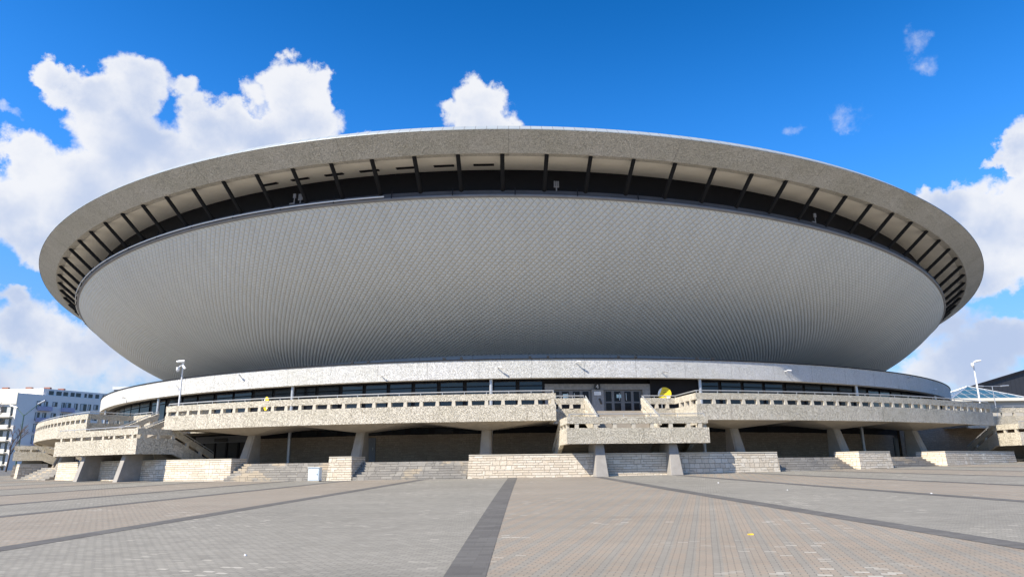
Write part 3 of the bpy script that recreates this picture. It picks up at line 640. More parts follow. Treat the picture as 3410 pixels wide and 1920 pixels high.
def terrace(a0, a1, gl, gr, cols, label):
    am = (a0 + a1) / 2
    T = thing('terrace', label, 'terrace', tuple(pol(CT, 58.0, am, 0)), 0, 'raised terraces between the stairs')
    R1 = RT_; R0 = RT_ - 0.26
    ec = 0.0
    RI = 59.0; th = math.degrees(0.25 / 61)
    ends = []
    lo = MB(); up = MB(); rail = MB()
    lo.arc(CT, R0, R1, Z0, Z1, a0, a1); up.arc(CT, R0 - .02, R1 - 0.02, Z2, Z3, a0, a1)
    sL = gl + math.degrees((SH + .25) / RI) if gl is not None else None
    sR = gr - math.degrees((SH + .25) / RI) if gr is not None else None
    if gl is not None:
        for b, zz0, zz1 in ((lo, Z0, Z1), (up, Z2, Z3)):
            b.arc(CT, RI, R0 - .021, zz0 + .002, zz1 - .002, a0, a0 + th, n=1); b.arc(CT, RI - .25, RI - .002, zz0, zz1, sL, a0 + th)
    if gr is not None:
        for b, zz0, zz1 in ((lo, Z0, Z1), (up, Z2, Z3)):
            b.arc(CT, RI, R0 - .021, zz0 + .002, zz1 - .002, a1 - th, a1, n=1); b.arc(CT, RI - .25, RI - .002, zz0, zz1, a1 - th, sR)
    lo.build('parapet_base', M['cream'], T); up.build('parapet_rail', M['cream'], T)
    sp = math.degrees(1.12 / RT_); n = int(round((a1 - a0 - 0.35) / sp))
    for i in range(n + 1):
        add_post(T, R1 - .15, a0 + .18 + (a1 - a0 - .36) * i / n, Z1 - .005, Z2 + .005)
    for on, a, s in ((gl is not None, a0 + th / 2, sL), (gr is not None, a1 - th / 2, sR)):
        if not on: continue
        for R in (59.9, 60.8, 61.7): add_post(T, R, a, Z1 - .005, Z2 + .005, rad(a) + math.pi / 2)
        for q in np.linspace(a, s, 4)[1:]: add_post(T, RI - .13, float(q) + (0.12 if q < a else -0.12), Z1 - .005, Z2 + .005)
    # handrail of thin tube
    ZR = Z3 + .17
    pts = []
    if gl is not None: pts += [pol(CT, RI - .12, a, ZR) for a in np.linspace(sL, a0 + th / 2, 4)]
    pts += [pol(CT, R1 - .15, a, ZR) for a in np.linspace(a0 + th / 2, a1 - th / 2, max(3, int((a1 - a0) / 1.3)))]
    if gr is not None: pts += [pol(CT, RI - .12, a, ZR) for a in np.linspace(a1 - th / 2, sR, 4)]
    rail.poly(pts, 0.036)
    for i, p in enumerate(pts): rail.tube(p, p - Vector((0, 0, .2)), 0.022, n=5)
    rail.build('handrail', M['steel'], T)
    sl_ = MB(); sl_.arc(CT, 52.6, R0 - .004, 4.74, FLOOR - .02, a0 + .01, a1 - .01)
    if gl is not None: sl_.arc(CT, 52.6, RI - .26, 4.742, FLOOR - .022, gl, a0)
    if gr is not None: sl_.arc(CT, 52.6, RI - .26, 4.742, FLOOR - .022, a1, gr)
    sl_.build('slab', M['conc'], T)
    for i, a in enumerate(cols):
        # tapered column with sloping outer face and a folded capital above
        mb = MB()
        def q(R, da, z): return pol(CT, R, a + math.degrees(da / R), z)
        def lp(Ri, Ro, w, z, c=0.12): return [q(Ro, -w + c, z), q(Ro, w - c, z), q(Ro - c, w, z), q(Ri + c, w, z), q(Ri, w - c, z), q(Ri, -w + c, z), q(Ri + c, -w, z), q(Ro - c, -w, z)]
        mb.hexa(lp(59.3, 60.9, .43, 2.1), lp(59.3, 60.15, .33, 4.2))
        mb.build('column', M['conc'], T)
        la = (cols[i - 1] + a) / 2 if i > 0 else max(a0 + .05, a - 4.6); ra_ = (cols[i + 1] + a) / 2 if i < len(cols) - 1 else min(a1 - .05, a + 4.6)
        mb = MB()
        b = lp(59.25, 60.2, .36, 4.19, .02); b = [q(60.2, -.36, 4.19), q(60.2, .36, 4.19), q(59.25, .36, 4.19), q(59.25, -.36, 4.19)]
        tp = [pol(CT, R0 - .01, la, 4.73), pol(CT, R0 - .01, ra_, 4.73), pol(CT, 57.4, ra_, 4.73), pol(CT, 57.4, la, 4.73)]
        mb.hexa(b, tp); mb.build('capital', M['conc'], T)
    return T
T1 = terrace(-64.1, -36.7, GAPS[0], GAPS[1], [-60.0, -50.6, -41.4], 'curved cream terrace at the far left, under the apartment blocks')
T2 = terrace(-26.7, 0.86, GAPS[1], GAPS[2], [-21.0, -12.3, -3.6], 'long cream terrace left of the main entrance, with yellow disc behind its parapet')
T3 = terrace(9.6, 38.15, GAPS[2], None, [13.4, 22.0, 30.6], 'long cream terrace right of the main entrance, reaching the right lamp mast')

# ------------------------------------------------------------------ landings with stairs (built once in a local frame, then copied)
LF = 3.85     # landing floor level
L0, L1, L2, L3 = 3.03, 3.99, 4.25, 4.68
def landing(label, loc, rz, W_=4.55, L0=3.03, piers=(-2.42, 2.3), pw=1.0):
    T = thing('stair_landing', label, 'staircase', tuple(loc), rz, 'cream staircases in the terrace gaps')
    B = lambda mb, n, m, **k: mb.build(n, m, T, local=True, **k)
    yf = -2.35; ys = 0.55; ye = 4.05; dz = LF - 2.1
    lo = MB(); up = MB()
    lo.box(-W_, W_, yf, yf + .26, L0, L1); up.box(-W_ + .04, W_ - .04, yf + .01, yf + .27, L2, L3)
    B(lo, 'front_parapet', M['cream']); B(up, 'front_rail', M['cream'])
    for s in (-1, 1):
        lo = MB(); up = MB()
        x0, x1 = (W_ - .26, W_ - .003) if s > 0 else (-W_ + .003, -W_ + .26)
        lo.xslab([(yf + .262, L0 + .003), (ys, L0 + .003), (ye, L0 - dz + .25), (ye, L1 - dz), (ys, L1), (yf + .262, L1 - .003)], x0, x1)
        up.xslab([(yf + .272, L2), (ys, L2), (ye, L2 - dz), (ye, L3 - dz), (ys, L3), (yf + .272, L3 - .002)], x0 + .002, x1 - .04 * (s > 0))
        B(lo, 'side_parapet', M['cream']); B(up, 'side_rail', M['cream'])
        for y in (-1.9, -.7, .5): po = MB(); po.box(x0 + .03, x1 - .03, y - .1, y + .1, L1 - .01, L2 + .01); B(po, 'parapet_post', M['post'])
        for y in (1.7, 2.9, 3.9):
            po = MB(); d = (y - ys) / (ye - ys) * dz; po.hexa([(x0 + .03, y - .1, L1 - d - .1), (x1 - .03, y - .1, L1 - d - .1), (x1 - .03, y + .1, L1 - d - .1), (x0 + .03, y + .1, L1 - d - .1)], [(x0 + .03, y - .1, L2 - d + .1), (x1 - .03, y - .1, L2 - d + .1), (x1 - .03, y + .1, L2 - d + .1), (x0 + .03, y + .1, L2 - d + .1)])
            B(po, 'parapet_post', M['post'])
        # flight down to the plinth
        st = MB(); xa, xb = (SH + .25, W_ - .27) if s > 0 else (-W_ + .27, -SH - .25)
        n = 11
        pts = []
        for i in range(n):
            z = LF - dz * i / n; y = ys + (ye - ys) * i / n
            pts += [(y, z), (y + (ye - ys) / n, z)]
        poly = [(ys, LF - .3)] + pts + [(ye, 2.12)]
        for i in range(n):
            z = LF - dz * i / n; y = ys + (ye - ys) * i / n
            st.box(xa, xb, y, y + (ye - ys) / n + .002 * (i % 2), z - .35, z)
        B(st, 'lower_flight', M['conc'])
        hr = MB(); xm = (x0 + x1) / 2
        hr.poly([(xm, ys, L3 + .17), (xm, ye, L3 + .17 - dz)], .035)
        for f in (0, .25, .5, .75, 1): hr.tube((xm, ys + (ye - ys) * f, L3 - dz * f - .03), (xm, ys + (ye - ys) * f, L3 - dz * f + .17), .025, n=5)
        B(hr, 'handrail', M['steel'])
    fx = [x * W_ / 4.55 for x in (-3.9, -2.72, -1.5, -.3, .9, 2.1, 3.25, 4.0)]
    for x in fx:
        mb = MB(); mb.box(x - .12, x + .12, yf + .03, yf + .25, L1 - .01, L2 + .01); B(mb, 'parapet_post', M['post'])
    hr = MB(); hr.poly([(-W_ + .2, yf + .14, L3 + .17), (W_ - .2, yf + .14, L3 + .17)], .03)
    for x in np.linspace(-W_ + .2, W_ - .2, 6): hr.tube((x, yf + .14, L3 - .02), (x, yf + .14, L3 + .17), .022, n=5)
    B(hr, 'handrail', M['steel'])
    fl = MB(); fl.box(-W_ + .27, W_ - .27, yf + .27, ys, LF - .45, LF); B(fl, 'floor', M['conc'])
    # flight up to the terrace between sloping parapets
    yt = 3.95; st = MB(); n = 11; rise = (FLOOR - LF) / n; run = (yt - .35) / n
    for i in range(n): st.box(-SH, SH, .35 + run * i, .35 + run * (i + 1) + .4, LF + rise * i - .25, LF + rise * (i + 1))
    B(st, 'upper_flight', M['conc'])
    for s in (-1, 1):
        x0, x1 = (SH + .002, SH + .248) if s > 0 else (-SH - .248, -SH - .002)
        lo = MB(); lo.xslab([(.2, LF - .4), (.2, 4.05), (yt - .1, Z1 - .02), (yt - .1, Z0 + .05), (.9, LF - .4)], x0, x1); B(lo, 'stair_parapet', M['cream'])
        up = MB(); up.xslab([(-.1, 4.27), (-.1, 4.72), (yt - .1, Z3), (yt - .1, Z2)], x0, x1); B(up, 'stair_rail', M['cream'])
        for y in (.35, 1.45, 2.55, 3.65):
            po = MB(); f = (y - .2) / (yt - .3); z = 4.05 + f * (Z1 - 4.07); po.box(x0 + .02, x1 - .02, y - .1, y + .1, z - .15, z + .42); B(po, 'parapet_post', M['post'])
        hr = MB(); xm = (x0 + x1) / 2; hr.poly([(xm, -.05, 4.89), (xm, yt - .1, Z3 + .17)], .033)
        for f in (0, .25, .5, .75, 1): hr.tube((xm, -.05 + (yt - .05) * f, 4.7 + (Z3 - 4.7) * f), (xm, -.05 + (yt - .05) * f, 4.89 + (Z3 + .17 - 4.89) * f), .022, n=5)
        B(hr, 'handrail', M['steel'])
    for x in piers:
        mb = MB(); mb.hexa([(x - .45 * pw, -2.55, .3), (x + .45 * pw, -2.55, .3), (x + .5 * pw, .5, .3), (x - .5 * pw, .5, .3)], [(x - .24, -1.75, LF - .45), (x + .24, -1.75, LF - .45), (x + .26, .1, LF - .45), (x - .26, .1, LF - .45)])
        B(mb, 'pier', M['pier'], bevel=0.03)
    return T
LM = landing('cream staircase landing in front of the main entrance doors', pol(CT, RT_, GAPS[2]), rad(GAPS[2]))
landing('wide cream staircase landing left of the left lamp mast, flank in shade', pol(CT, RT_, -30.9), rad(-30.9), 5.5, 2.88, (-1.9, 3.4), 0.62)
c = dup(LM); c.location = pol(CT, RT_, GAPS[0], 0); c.rotation_euler = (0, 0, rad(GAPS[0])); c['label'] = 'cream staircase landing cut by the left edge of the view'
# the staircase at the right edge faces the square squarely
RZR = rad(4.0); cR, sR_ = math.cos(RZR), math.sin(RZR)
WR = 8.5
RR = Vector((41.0 + WR * cR - 2.35 * sR_, 57.6 + WR * sR_ + 2.35 * cR, 0))
landing('cream staircase landing cut by the right edge of the view', RR, RZR, WR, 2.95, (-6.0, 5.0))
T4 = thing('terrace', 'straight cream terrace at the far right edge, behind the staircase', 'terrace', tuple(RR), RZR, 'raised terraces between the stairs')
for x0, x1 in ((-WR + .3, -SH - .26), (SH + .26, 16)):
    mb = MB(); mb.box(x0, x1, 3.8, 4.05, Z0, Z1); mb.build('parapet_base', M['cream'], T4, local=True)
    mb = MB(); mb.box(x0, x1, 3.82, 4.05, Z2, Z3); mb.build('parapet_rail', M['cream'], T4, local=True)
    for x in np.arange(x0 + .2, x1, 1.12):
        mb = MB(); mb.box(x - .11, x + .11, 3.83, 4.03, Z1 - .01, Z2 + .01); mb.build('parapet_post', M['post'], T4, local=True)
    mb = MB(); mb.poly([(x0, 3.93, Z3 + .17), (x1, 3.93, Z3 + .17)], .033)
    for x in np.arange(x0 + .2, x1, 1.12): mb.tube((x, 3.93, Z3), (x, 3.93, Z3 + .17), .022, n=5)
    mb.build('handrail', M['steel'], T4, local=True)
mb = MB(); mb.box(-WR + .3, 16, 4.06, 12, 4.74, FLOOR - .02); mb.build('slab', M['conc'], T4, local=True)

# ------------------------------------------------------------------ stone walls and steps below
def swall(a0, a1, label, RO=64.3):
    am = (a0 + a1) / 2; p = pol(CT, 63.2, am); p.z = gz(p.x, p.y)
    T = thing('stone_wall', label, 'wall', tuple(p), 0, 'limestone walls flanking the steps')
    mb = MB(); mb.arc(CT, 61.9, RO, gz(p.x, p.y) - .9, 2.40, a0, a1, batter=0.16, batter_end=0.13); mb.build('stonework', M['stone'], T)
    mb = MB(); mb.arc(CT, 61.92, RO - .14, 2.402, 2.47, a0 + .12, a1 - .12); mb.build('coping', M['post'], T)
swall(-4.35, 14.0, 'long pale limestone wall below the entrance landing, between its two piers')
swall(-39.3, -19.6, 'long pale limestone wall below the left staircase landing, behind its two piers', 63.6)
swall(-12.65, -11.0, 'short square limestone block beside the white cabinet')
swall(19.6, 22.4, 'short limestone block between the two right-hand flights of steps')
swall(27.4, 37.2, 'limestone wall under the right staircase, partly shaded')
swall(-49.6, -47.7, 'short limestone block at the far left under the curved terrace')
swall(-80, -56.5, 'long limestone wall at the left edge of the view')
def steps(a0, a1, label):
    am = (a0 + a1) / 2; p = pol(CT, 63.2, am); g = gz(p.x, p.y)
    mb = MB(); n = 7; tr = 2.05 / n
    for i in range(n):
        z = 2.10 - 0.155 * i
        mb.arc(CT, 62.15 + tr * (i - .0) - (.0 if i else .3), 62.15 + tr * (i + 1), 0.2, z if i else 2.108, a0, a1)
    o = mb.build('stone_steps', M['step']); tag(o, label, 'steps', 'flights of stone steps to the arena'); return o
steps(-19.6, -12.65, 'weathered stone steps behind the white cabinet')
steps(-11.0, -4.35, 'weathered stone steps between the short block and the long central wall')
steps(14.0, 19.6, 'grey stone steps with pale repaired patch, right of the central wall')
steps(22.4, 27.4, 'grey stone steps between the short right block and the far right wall')
steps(-47.7, -39.3, 'narrow pale stone steps at far left between two walls')
steps(-56.5, -49.6, 'stone steps at the left edge of the view')

# ------------------------------------------------------------------ lamp masts with cameras
def mast(R, a, z0, h, label, twin):
    p = pol(CT, R, a, z0)
    T = thing('camera_mast', label, 'camera mast', tuple(p), 0, 'white camera masts on the terrace')
    mb = MB(); mb.tube(p, p + Vector((0, 0, h * .45)), .075, .065, 10); mb.tube(p + Vector((0, 0, h * .45)), p + Vector((0, 0, h)), .065, .05, 10); mb.tube(p, p + Vector((0, 0, .04)), .16, .16, 10); mb.build('pole', M['wsteel'], T)
    tp = p + Vector((0, 0, h))
    arm = MB(); arm.tube(tp - Vector((0, 0, .05)), tp + Vector((.05, -.05, .22)), .05); arm.tube(tp + Vector((.05, -.05, .2)), tp + Vector(((.6, -.1, .28) if not twin else (-.3, -.2, .3))), .045)
    arm.build('arm', M['wsteel'], T)
    cam_ = MB(); c = tp + (Vector((-.2, -.2, -.05)) if not twin else Vector((-.25, -.25, -.35)))
    cam_.tube(c + Vector((0, 0, .12)), c + Vector((0, 0, -.1)), .13, .13, 12); cam_.tube(c + Vector((0, 0, -.1)), c + Vector((0, 0, -.24)), .13, .05, 12); cam_.tube(c + Vector((0, 0, .08)), tp + Vector((0, 0, .05)), .04)
    cam_.build('dome_camera', M['wsteel'], T)
    if twin:
        for (o, d) in ((Vector((-.42, -.2, .2)), Vector((.6, 0, .05))), (Vector((.05, -.15, -.1)), Vector((.25, -.1, -.25)))):
            b = MB(); b.tube(tp + o, tp + o + d, .085, .085, 8); b.tube(tp + o + d * .5, tp + Vector((0, 0, .05)), .035); b.build('box_camera', M['wsteel'], T)
    else:
        b = MB(); b.tube(tp + Vector((.15, -.1, .23)), tp + Vector((.62, -.15, .3)), .09, .06, 8); b.build('lamp_head', M['wsteel'], T)
mast(62.0, -26.25, 5.5, 4.15, 'white mast with cluster of cameras at left end of the long terrace', True)
mast(62.0, 38.0, 5.5, 4.4, 'white mast with dome camera and lamp head at right end of the terrace', False)

# ------------------------------------------------------------------ round yellow signs
def disc(name, c, nrm, r, d, mat, parent, clip=None):
    nrm = nrm.normalized(); side = Vector((0, 0, 1)).cross(nrm).normalized(); upv = nrm.cross(side)
    pts = [(r * math.cos(2 * math.pi * i / 40), r * math.sin(2 * math.pi * i / 40)) for i in range(40)]
    if clip: pts = clip(pts)
    mb = MB(); lo = [c + side * x + upv * y for x, y in pts]; hi = [p + nrm * d for p in lo]
    mb.hexa(lo, hi); return mb.build(name, mat, parent), side, upv
def round_sign(c, nrm, r, foot, label):
    T = thing('round_sign', label, 'sign', (c.x, c.y, foot), 0, 'round yellow signs on the terrace')
    nrm = nrm.normalized()
    b, side, upv = disc('board', c, nrm, r, .04, M['yellow'], T)
    def cres(pts):
        return [(x, y) for x, y in pts if True]
    # pale crescent at the upper left and the lower right of the print
    for sg in (1,):
        mb = MB()
        out_ = [(r * .99 * math.cos(t_), r * .99 * math.sin(t_)) for t_ in np.linspace(rad(100), rad(200), 16)]
        inn = [(r * .99 * math.cos(t_) * (1 - .42 * math.sin((t_ - rad(100)) / rad(100) * math.pi)) + .0, r * .99 * math.sin(t_)) for t_ in np.linspace(rad(200), rad(100), 16)]
        L = [c + nrm * .042 + side * x + upv * y for x, y in out_ + inn[1:-1]]
        mb.face(L); mb.build('pale_print', M['white'], b)
        mb = MB()
        for (x0, x1, y0, y1) in ((-.25, -.05, .02, .10), (.0, .25, .03, .09)):
            pass
        L = [(-.78, -.62), (-.1, -.42), (.35, -.92), (-.38, -.9)]
        mb.face([c + nrm * .042 + side * x * r + upv * y * r for x, y in ((.25, -.35), (.93, -.2), (.72, -.66), (.3, -.9))]); mb.build('pale_print', M['white'], b)
    mb = MB()
    for (x0, x1, y, h) in ((-.12, -.05, .55, .06), (.02, .22, .55, .02), (-.26, .33, .26, .02), (-.22, .3, .19, .018)):
        mb.face([c + nrm * .046 + side * x * r + upv * yy * r for x, yy in ((x0, y - h), (x1, y - h), (x1, y + h), (x0, y + h))])
    mb.build('lettering', M['bronze'], b)
    mb = MB()
    for s in (-.5, .5):
        p = c + side * s * r - nrm * .06; mb.tube(Vector((p.x, p.y, foot)), p, .03)
    mb.build('stand', M['steel'], T)
c1 = pol(CE, 55.3, 10.55, 6.95); round_sign(c1, Vector((-.18, -1, 0)), .5, 5.5, 'round yellow and white sign right of the entrance doors, half behind parapet')
c2 = pol(CT, 61.6, -18.72, 6.32); round_sign(c2, Vector((-.75, -.62, 0)), .50, 5.5, 'round yellow sign turned sideways behind the left terrace parapet')

# ------------------------------------------------------------------ white cabinet, litter
cx, cy = -12.55, 45.35; cz = gz(cx, cy)
K = thing('utility_cabinet', 'pale blue-white metal utility cabinet standing on the square before the steps', 'cabinet', (cx, cy, cz), rad(-8))
mb = MB(); mb.box(-.36, .36, -.22, .22, .06, .84); mb.build('body', M['cab'], K, local=True, bevel=.01)
mb = MB(); mb.box(-.40, .40, -.26, .26, .84, .88); mb.build('lid', M['cab'], K, local=True)
mb = MB(); mb.box(-.37, .37, -.23, .23, -.05, .058); mb.build('base', M['conc'], K, local=True)
mb = MB(); mb.box(-.32, .32, -.235, -.222, .12, .78); dr = mb.build('door', M['cab'], K, local=True)
mb = MB(); mb.box(.22, .26, -.25, -.236, .4, .5); mb.build('handle', M['frame'], dr, local=True)
def gpoint(px, py):
    return px, py, gz(px, py)
mb = MB(); x, y = 4.52, 14.1; z = gz(x, y) + .02
mb.hexa([(x - .05, y - .02, z - .02), (x + .05, y - .03, z - .02), (x + .05, y + .02, z - .02), (x - .05, y + .03, z - .02)], [(x - .045, y - .02, z + .004), (x + .05, y - .02, z), (x + .045, y + .02, z + .004), (x - .05, y + .02, z)])
tag(mb.build('wrapper', M['litter']), 'small yellow wrapper lying on the pink paving', 'litter')

for x, y, r in ((10.4, 27.6, .035), (13.9, 24.2, .04), (18.1, 24.0, .035), (9.6, 34.0, .04), (-4.6, 12.6, .03)):
    z = gz(x, y); mb = MB(); a = [random.uniform(.6, 1.2) * r for _ in range(6)]
    lo = [(x + a[i] * math.cos(i * 1.047), y + a[i] * math.sin(i * 1.047), z - .005) for i in range(6)]
    hi = [(x + .7 * a[i] * math.cos(i * 1.047), y + .7 * a[i] * math.sin(i * 1.047), z + random.uniform(.01, .035)) for i in range(6)]
    mb.hexa(lo, hi); tag(mb.build('paper_scrap', M['white']), 'tiny white paper scrap lying on the paving', 'litter', 'paper scraps on the square')

# ------------------------------------------------------------------ apartment blocks on the left
def obox(mb, o, u, v, x0, x1, y0, y1, z0, z1):
    P = lambda x, y, z: tuple(o + u * x + v * y + Vector((0, 0, z)))
    lo = [P(x0, y0, z0), P(x1, y0, z0), P(x1, y1, z0), P(x0, y1, z0)]; hi = [P(x0, y0, z1), P(x1, y0, z1), P(x1, y1, z1), P(x0, y1, z1)]
    mb.hexa(lo, hi)
def apartments():
    o = Vector((-127.4, 180.0, 0)); u = Vector((20.0, 34.0, 0)).normalized(); v = Vector((-u.y, u.x, 0))     # u along the shaded flank, v to the left along the front
    A = thing('apartment_block', 'white apartment block at far left with lilac balconies on its shaded flank', 'apartment block', tuple(o))
    Q = lambda mb, *a: obox(mb, o, u, v, *a)
    f = Vector((-1, 0.06, 0)).normalized()
    top = 21.7
    mb = MB()
    Lq = 52.0
    P = lambda x, y, z: tuple(o + u * x + f * y + Vector((0, 0, z)))
    loop = [(0, 0), (Lq, 0), (Lq, 30), (0, 30)]
    mb.hexa([P(x, y, 2) for x, y in loop], [P(x, y, top) for x, y in loop])
    wall = mb.build('wall', M['plaster'], A)
    # front face finish in warm cream, lit
    g = u.cross(Vector((0, 0, 1))).normalized()      # outward from the flank
    n2 = Vector((0.06, 1, 0)).normalized() * -1      # outward from the front
    mb = MB()
    B = lambda mb, y0, y1, d0, d1, z0, z1: mb.hexa([tuple(o + f * y + n2 * d + Vector((0, 0, z0))) for y, d in ((y1, d1), (y0, d1), (y0, d0), (y1, d0))], [tuple(o + f * y + n2 * d + Vector((0, 0, z1))) for y, d in ((y1, d1), (y0, d1), (y0, d0), (y1, d0))])
    B(mb, 0, 30, 0, .3, top - 2.9, top + .1); mb.build('parapet', M['plasterc'], A)
    for fl in range(6):
        z = top - 6.0 - 3.0 * fl
        mb = MB(); B(mb, .8, 5.2, .001, .06, z + .2, z + 2.6); B(mb, 7, 11, .001, .06, z + .2, z + 2.6); B(mb, 13, 17, .001, .06, z + .2, z + 2.6); mb.build('window', M['wglass'], A)
        mb = MB(); B(mb, 1.4, 2.4, .06, .1, z + .5, z + 2.4); B(mb, 4, 4.8, .06, .1, z + .5, z + 2.4); B(mb, 8.5, 9.5, .06, .1, z + .5, z + 2.4); mb.build('curtain', M['curtain'], A)
        mb = MB(); B(mb, .5, 12, 1.0, 1.2, z - .2, z + .9); B(mb, .5, 12, .0, 1.0, z - .2, z); mb.build('balcony', M['plasterc'], A)
    F = lambda mb, x0, x1, d0, d1, z0, z1: mb.hexa([tuple(o + u * x + g * d + Vector((0, 0, z0))) for x, d in ((x0, d1), (x1, d1), (x1, d0), (x0, d0))], [tuple(o + u * x + g * d + Vector((0, 0, z1))) for x, d in ((x0, d1), (x1, d1), (x1, d0), (x0, d0))])
    for fl in range(6):
        z = top - 4.3 - 2.95 * fl
        for x0, x1, h in ((4.6, 5.7, 2.1), (6.4, 7.3, 1.6), (8.5, 9.7, 1.2), (10.8, 11.6, 2.1), (11.8, 13.2, 1.7), (14.1, 15.0, 1.7), (15.7, 17.4, 1.9), (17.8, 18.6, 1.7), (19.3, 20.6, 1.4), (23, 24.5, 1.5), (26, 27.5, 1.5)):
            mb = MB(); F(mb, x0, x1, .002, .08, z + 2.6 - h, z + 2.6); w_ = mb.build('window', M['wglass'], A)
            mb = MB(); F(mb, x0 + .1, x0 + (x1 - x0) * .45, .08, .11, z + 2.7 - h, z + 2.5); mb.build('curtain', M['curtain'], w_)
        for x0, x1 in ((4.9, 8.1), (10.8, 13.8)):
            mb = MB(); F(mb, x0, x1, 1.1, 1.25, z + .1, z + 1.2); F(mb, x0, x1, .0, 1.1, z + .1, z + .3); F(mb, x0, x0 + .15, .003, 1.1, z + .3, z + 1.2); mb.build('balcony', M['lilac'], A)
    # set-back top storey
    mb = MB(); loop = [(6.3, .6), (Lq, .6), (Lq, 20), (6.3, 20)]
    mb.hexa([P(x, y, top - .5) for x, y in loop], [P(x, y, top + 1.7) for x, y in loop])
    pent = mb.build('penthouse', M['plaster'], A)
    for x0, x1 in ((7.7, 8.9), (9.6, 10.9), (11.4, 12.6), (13.3, 14.3), (14.7, 16), (17, 17.6), (18.1, 19.2), (20, 21), (22, 23)):
        mb = MB(); o2 = o + f * .6
        mb.hexa([tuple(o2 + u * x + g * d + Vector((0, 0, top + .15))) for x, d in ((x0, .07), (x1, .07), (x1, .002), (x0, .002))], [tuple(o2 + u * x + g * d + Vector((0, 0, top + 1.2))) for x, d in ((x0, .07), (x1, .07), (x1, .002), (x0, .002))])
        mb.build('window', M['wglass'], pent)
    for (x, y) in ((7.5, 6), (8.5, 2), (12.5, 2.5), (7, 12)):
        mb = MB(); c = Vector(P(x, y, top + 1.7)); mb.box(c.x - .8, c.x + .8, c.y - .4, c.y + .4, top + 1.7, top + 2.2); mb.build('chimney', M['tile_red'], A)
apartments()
o = Vector((-118, 262, 0))
A2 = thing('apartment_block', 'grey apartment block behind the white one, with pale roof edge', 'apartment block', tuple(o))
u = Vector((1, .12, 0)).normalized(); v = Vector((-u.y, u.x, 0))
mb = MB(); obox(mb, o, u, v, -30, 40, 0, 14, 2, 31.2); mb.build('wall', M['plasterg'], A2)
mb = MB(); obox(mb, o, u, v, -30.4, 40.4, -.6, 14.4, 31.2, 32.3); mb.build('roof', M['wsteel'], A2)
for fl in range(3):
    for x0 in np.arange(-28, 38, 5.5):
        mb = MB(); obox(mb, o, u, v, x0, x0 + 3, -.1, -.002, 28.2 - 3.2 * fl, 29.9 - 3.2 * fl); mb.build('window', M['curtain'] if int(x0 * 7 + fl) % 3 == 0 else M['wglass'], A2)

# ------------------------------------------------------------------ bare trees and street lamp at the left
def tree(base, h, label, seed, lean=0.0):
    rnd = random.Random(seed)
    T = thing('bare_tree', label, 'tree', base, 0, 'bare trees by the apartment block')
    tr = MB(); tw = MB()
    def grow(p, d, L, r, lv):
        seg = 3
        for i in range(seg):
            q = p + d * (L / seg); (tr if lv < 2 else tw).tube(p, q, r * (1 - .25 * i / seg), r * (1 - .25 * (i + 1) / seg), 6 if lv < 3 else 4, caps=False)
            p = q; d = (d + Vector((rnd.uniform(-.16, .16), rnd.uniform(-.16, .16), rnd.uniform(-.02, .12)))).normalized()
            if lv < 5 and i > 0 and rnd.random() < .5:
                b = (d + Vector((rnd.uniform(-1, 1), rnd.uniform(-1, 1), rnd.uniform(.0, .6))) * .8).normalized(); grow(p, b, L * rnd.uniform(.5, .72), r * .5, lv + 1)
        if lv < 5:
            for _ in range(2 if lv < 4 else 3):
                b = (d + Vector((rnd.uniform(-1, 1), rnd.uniform(-1, 1), rnd.uniform(-.1, .6))) * .6).normalized(); grow(p, b, L * rnd.uniform(.6, .8), r * .62, lv + 1)
    grow(Vector(base), Vector((lean, 0, 1)).normalized(), h * .3, h * .018, 0)
    tr.build('trunk', M['bark'], T); tw.build('crown', M['twig'], T)
tree((-84.5, 112, 1.9), 10.5, 'bare tree at left edge before the cream balconies', 3, .05)
tree((-76.5, 108, 1.9), 8.0, 'low bare tree behind the curved terrace at left', 11, .1)
tree((-112, 152, 2.2), 17.0, 'tall thin bare tree whose top shows above the roof at left', 21, 0)
SLp = (-76.5, 110.0, 1.9)
LP = thing('street_lamp', 'green street lamp with pale head behind the curved left terrace', 'street lamp', SLp)
mb = MB(); b = Vector(SLp); mb.tube(b, b + Vector((0, 0, 8.6)), .12, .07, 8); mb.tube(b + Vector((0, 0, 8.4)), b + Vector((2.6, -.6, 10.3)), .05, .05, 6); mb.tube(b + Vector((0, 0, 8.4)), b + Vector((-1.6, .3, 9.8)), .05, .05, 6); mb.build('pole', M['green'], LP)
mb = MB(); mb.tube(b + Vector((2.3, -.55, 10.15)), b + Vector((3.6, -.8, 10.7)), .13, .16, 8); mb.build('lamp_head', M['steel'], LP)
mb = MB(); mb.tube(b + Vector((-1.4, .3, 9.7)), b + Vector((-2.7, .5, 10.1)), .13, .16, 8); mb.build('lamp_head', M['steel'], LP)

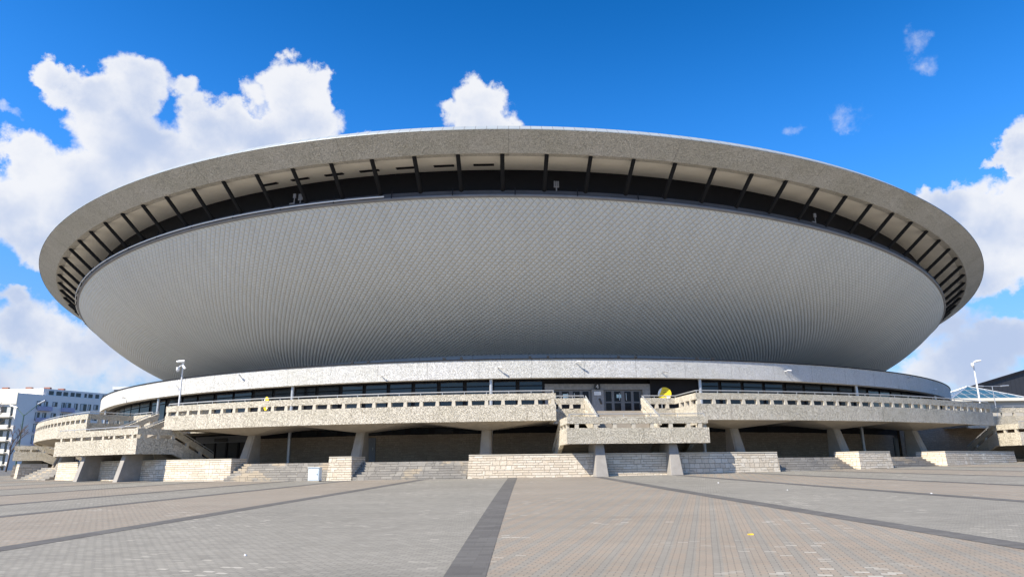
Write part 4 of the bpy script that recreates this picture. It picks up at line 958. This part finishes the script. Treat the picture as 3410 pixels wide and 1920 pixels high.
# ------------------------------------------------------------------ right: black hall, beige building with glass pyramid
H = thing('conference_hall', 'black clad hall with sloping roofline at the right edge', 'hall', (130, 190, 0))
def hallz(x): return 19.1 + (x - 110.4) * 0.277
mb = MB(); xa, xb = 98.0, 170.0
mb.hexa([(xa, 170, 2), (xb, 170, 2), (xb, 230, 2), (xa, 230, 2)], [(xa, 170, hallz(xa)), (xb, 170, hallz(xb)), (xb, 230, hallz(xb * .739) - .5), (xa, 230, hallz(xa * .739) - .5)])
mb.build('facade', M['hall'], H)
mb = MB(); mb.hexa([(xa, 169.6, hallz(xa) - .3), (xb, 169.6, hallz(xb) - .3), (xb, 169.998, hallz(xb) - .3), (xa, 169.998, hallz(xa) - .3)], [(xa, 169.6, hallz(xa) + .3), (xb, 169.6, hallz(xb) + .3), (xb, 169.998, hallz(xb) + .3), (xa, 169.998, hallz(xa) + .3)]); mb.build('roof_edge', M['dark'], H)
BB = thing('low_pavilion', 'low beige pavilion with pale eaves behind the right lamp mast', 'pavilion', (95, 126, 0))
mb = MB(); mb.box(72, 125, 126, 155, 1.5, 12.2); mb.build('wall', M['beige'], BB)
mb = MB(); mb.box(71.5, 125.5, 125.3, 155.4, 12.202, 12.75); mb.build('eaves', M['plasterc'], BB)
SK = thing('glass_pyramid', 'blue glass pyramid skylight with white ribs on the pavilion roof', 'skylight', (83, 132, 12.75))
ap = Vector((86.2, 132.6, 15.6)); q0, q1, q2, q3 = Vector((79.0, 126.6, 12.77)), Vector((93.0, 126.6, 12.77)), Vector((93.0, 139, 12.77)), Vector((79.0, 139, 12.77))
mb = MB(); mb.face([q0, q1, ap]); mb.face([q1, q2, ap]); mb.face([q2, q3, ap]); mb.face([q3, q0, ap]); mb.build('glazing', M['skyl'], SK)
mb = MB()
for q in (q0, q1, q2, q3): mb.tube(q, ap, .1)
for a_, b_ in ((q0, q1), (q3, q0), (q1, q2)):
    for f in np.linspace(0, 1, 9)[1:-1]:
        p = a_.lerp(b_, f); g_ = f if f < .5 else 1 - f
        e = (a_ if f < .5 else b_).lerp(ap, 2 * g_); mb.tube(p + Vector((0, -.02, .03)), e + Vector((0, -.02, .03)), .045)
    for f in (.33, .66): mb.tube(a_.lerp(ap, f) + Vector((0, -.02, .03)), b_.lerp(ap, f) + Vector((0, -.02, .03)), .045)
mb.build('rib', M['steel'], SK)
DL = thing('street_lamp', 'grey twin-arm street lamp in front of the black hall', 'street lamp', (83.2, 118, 2.2))
mb = MB(); b = Vector((83.2, 121.5, 2.2)); mb.tube(b, b + Vector((0, 0, 12.2)), .1, .06, 8); mb.tube(b + Vector((-1.6, 0, 12.2)), b + Vector((1.6, 0, 12.2)), .05); mb.build('pole', M['steel'], DL)
for s in (-1, 1):
    mb = MB(); mb.tube(b + Vector((s * 1.5, 0, 12.2)), b + Vector((s * 2.9, 0, 12.3)), .12, .1, 8); mb.build('lamp_head', M['steel'], DL)
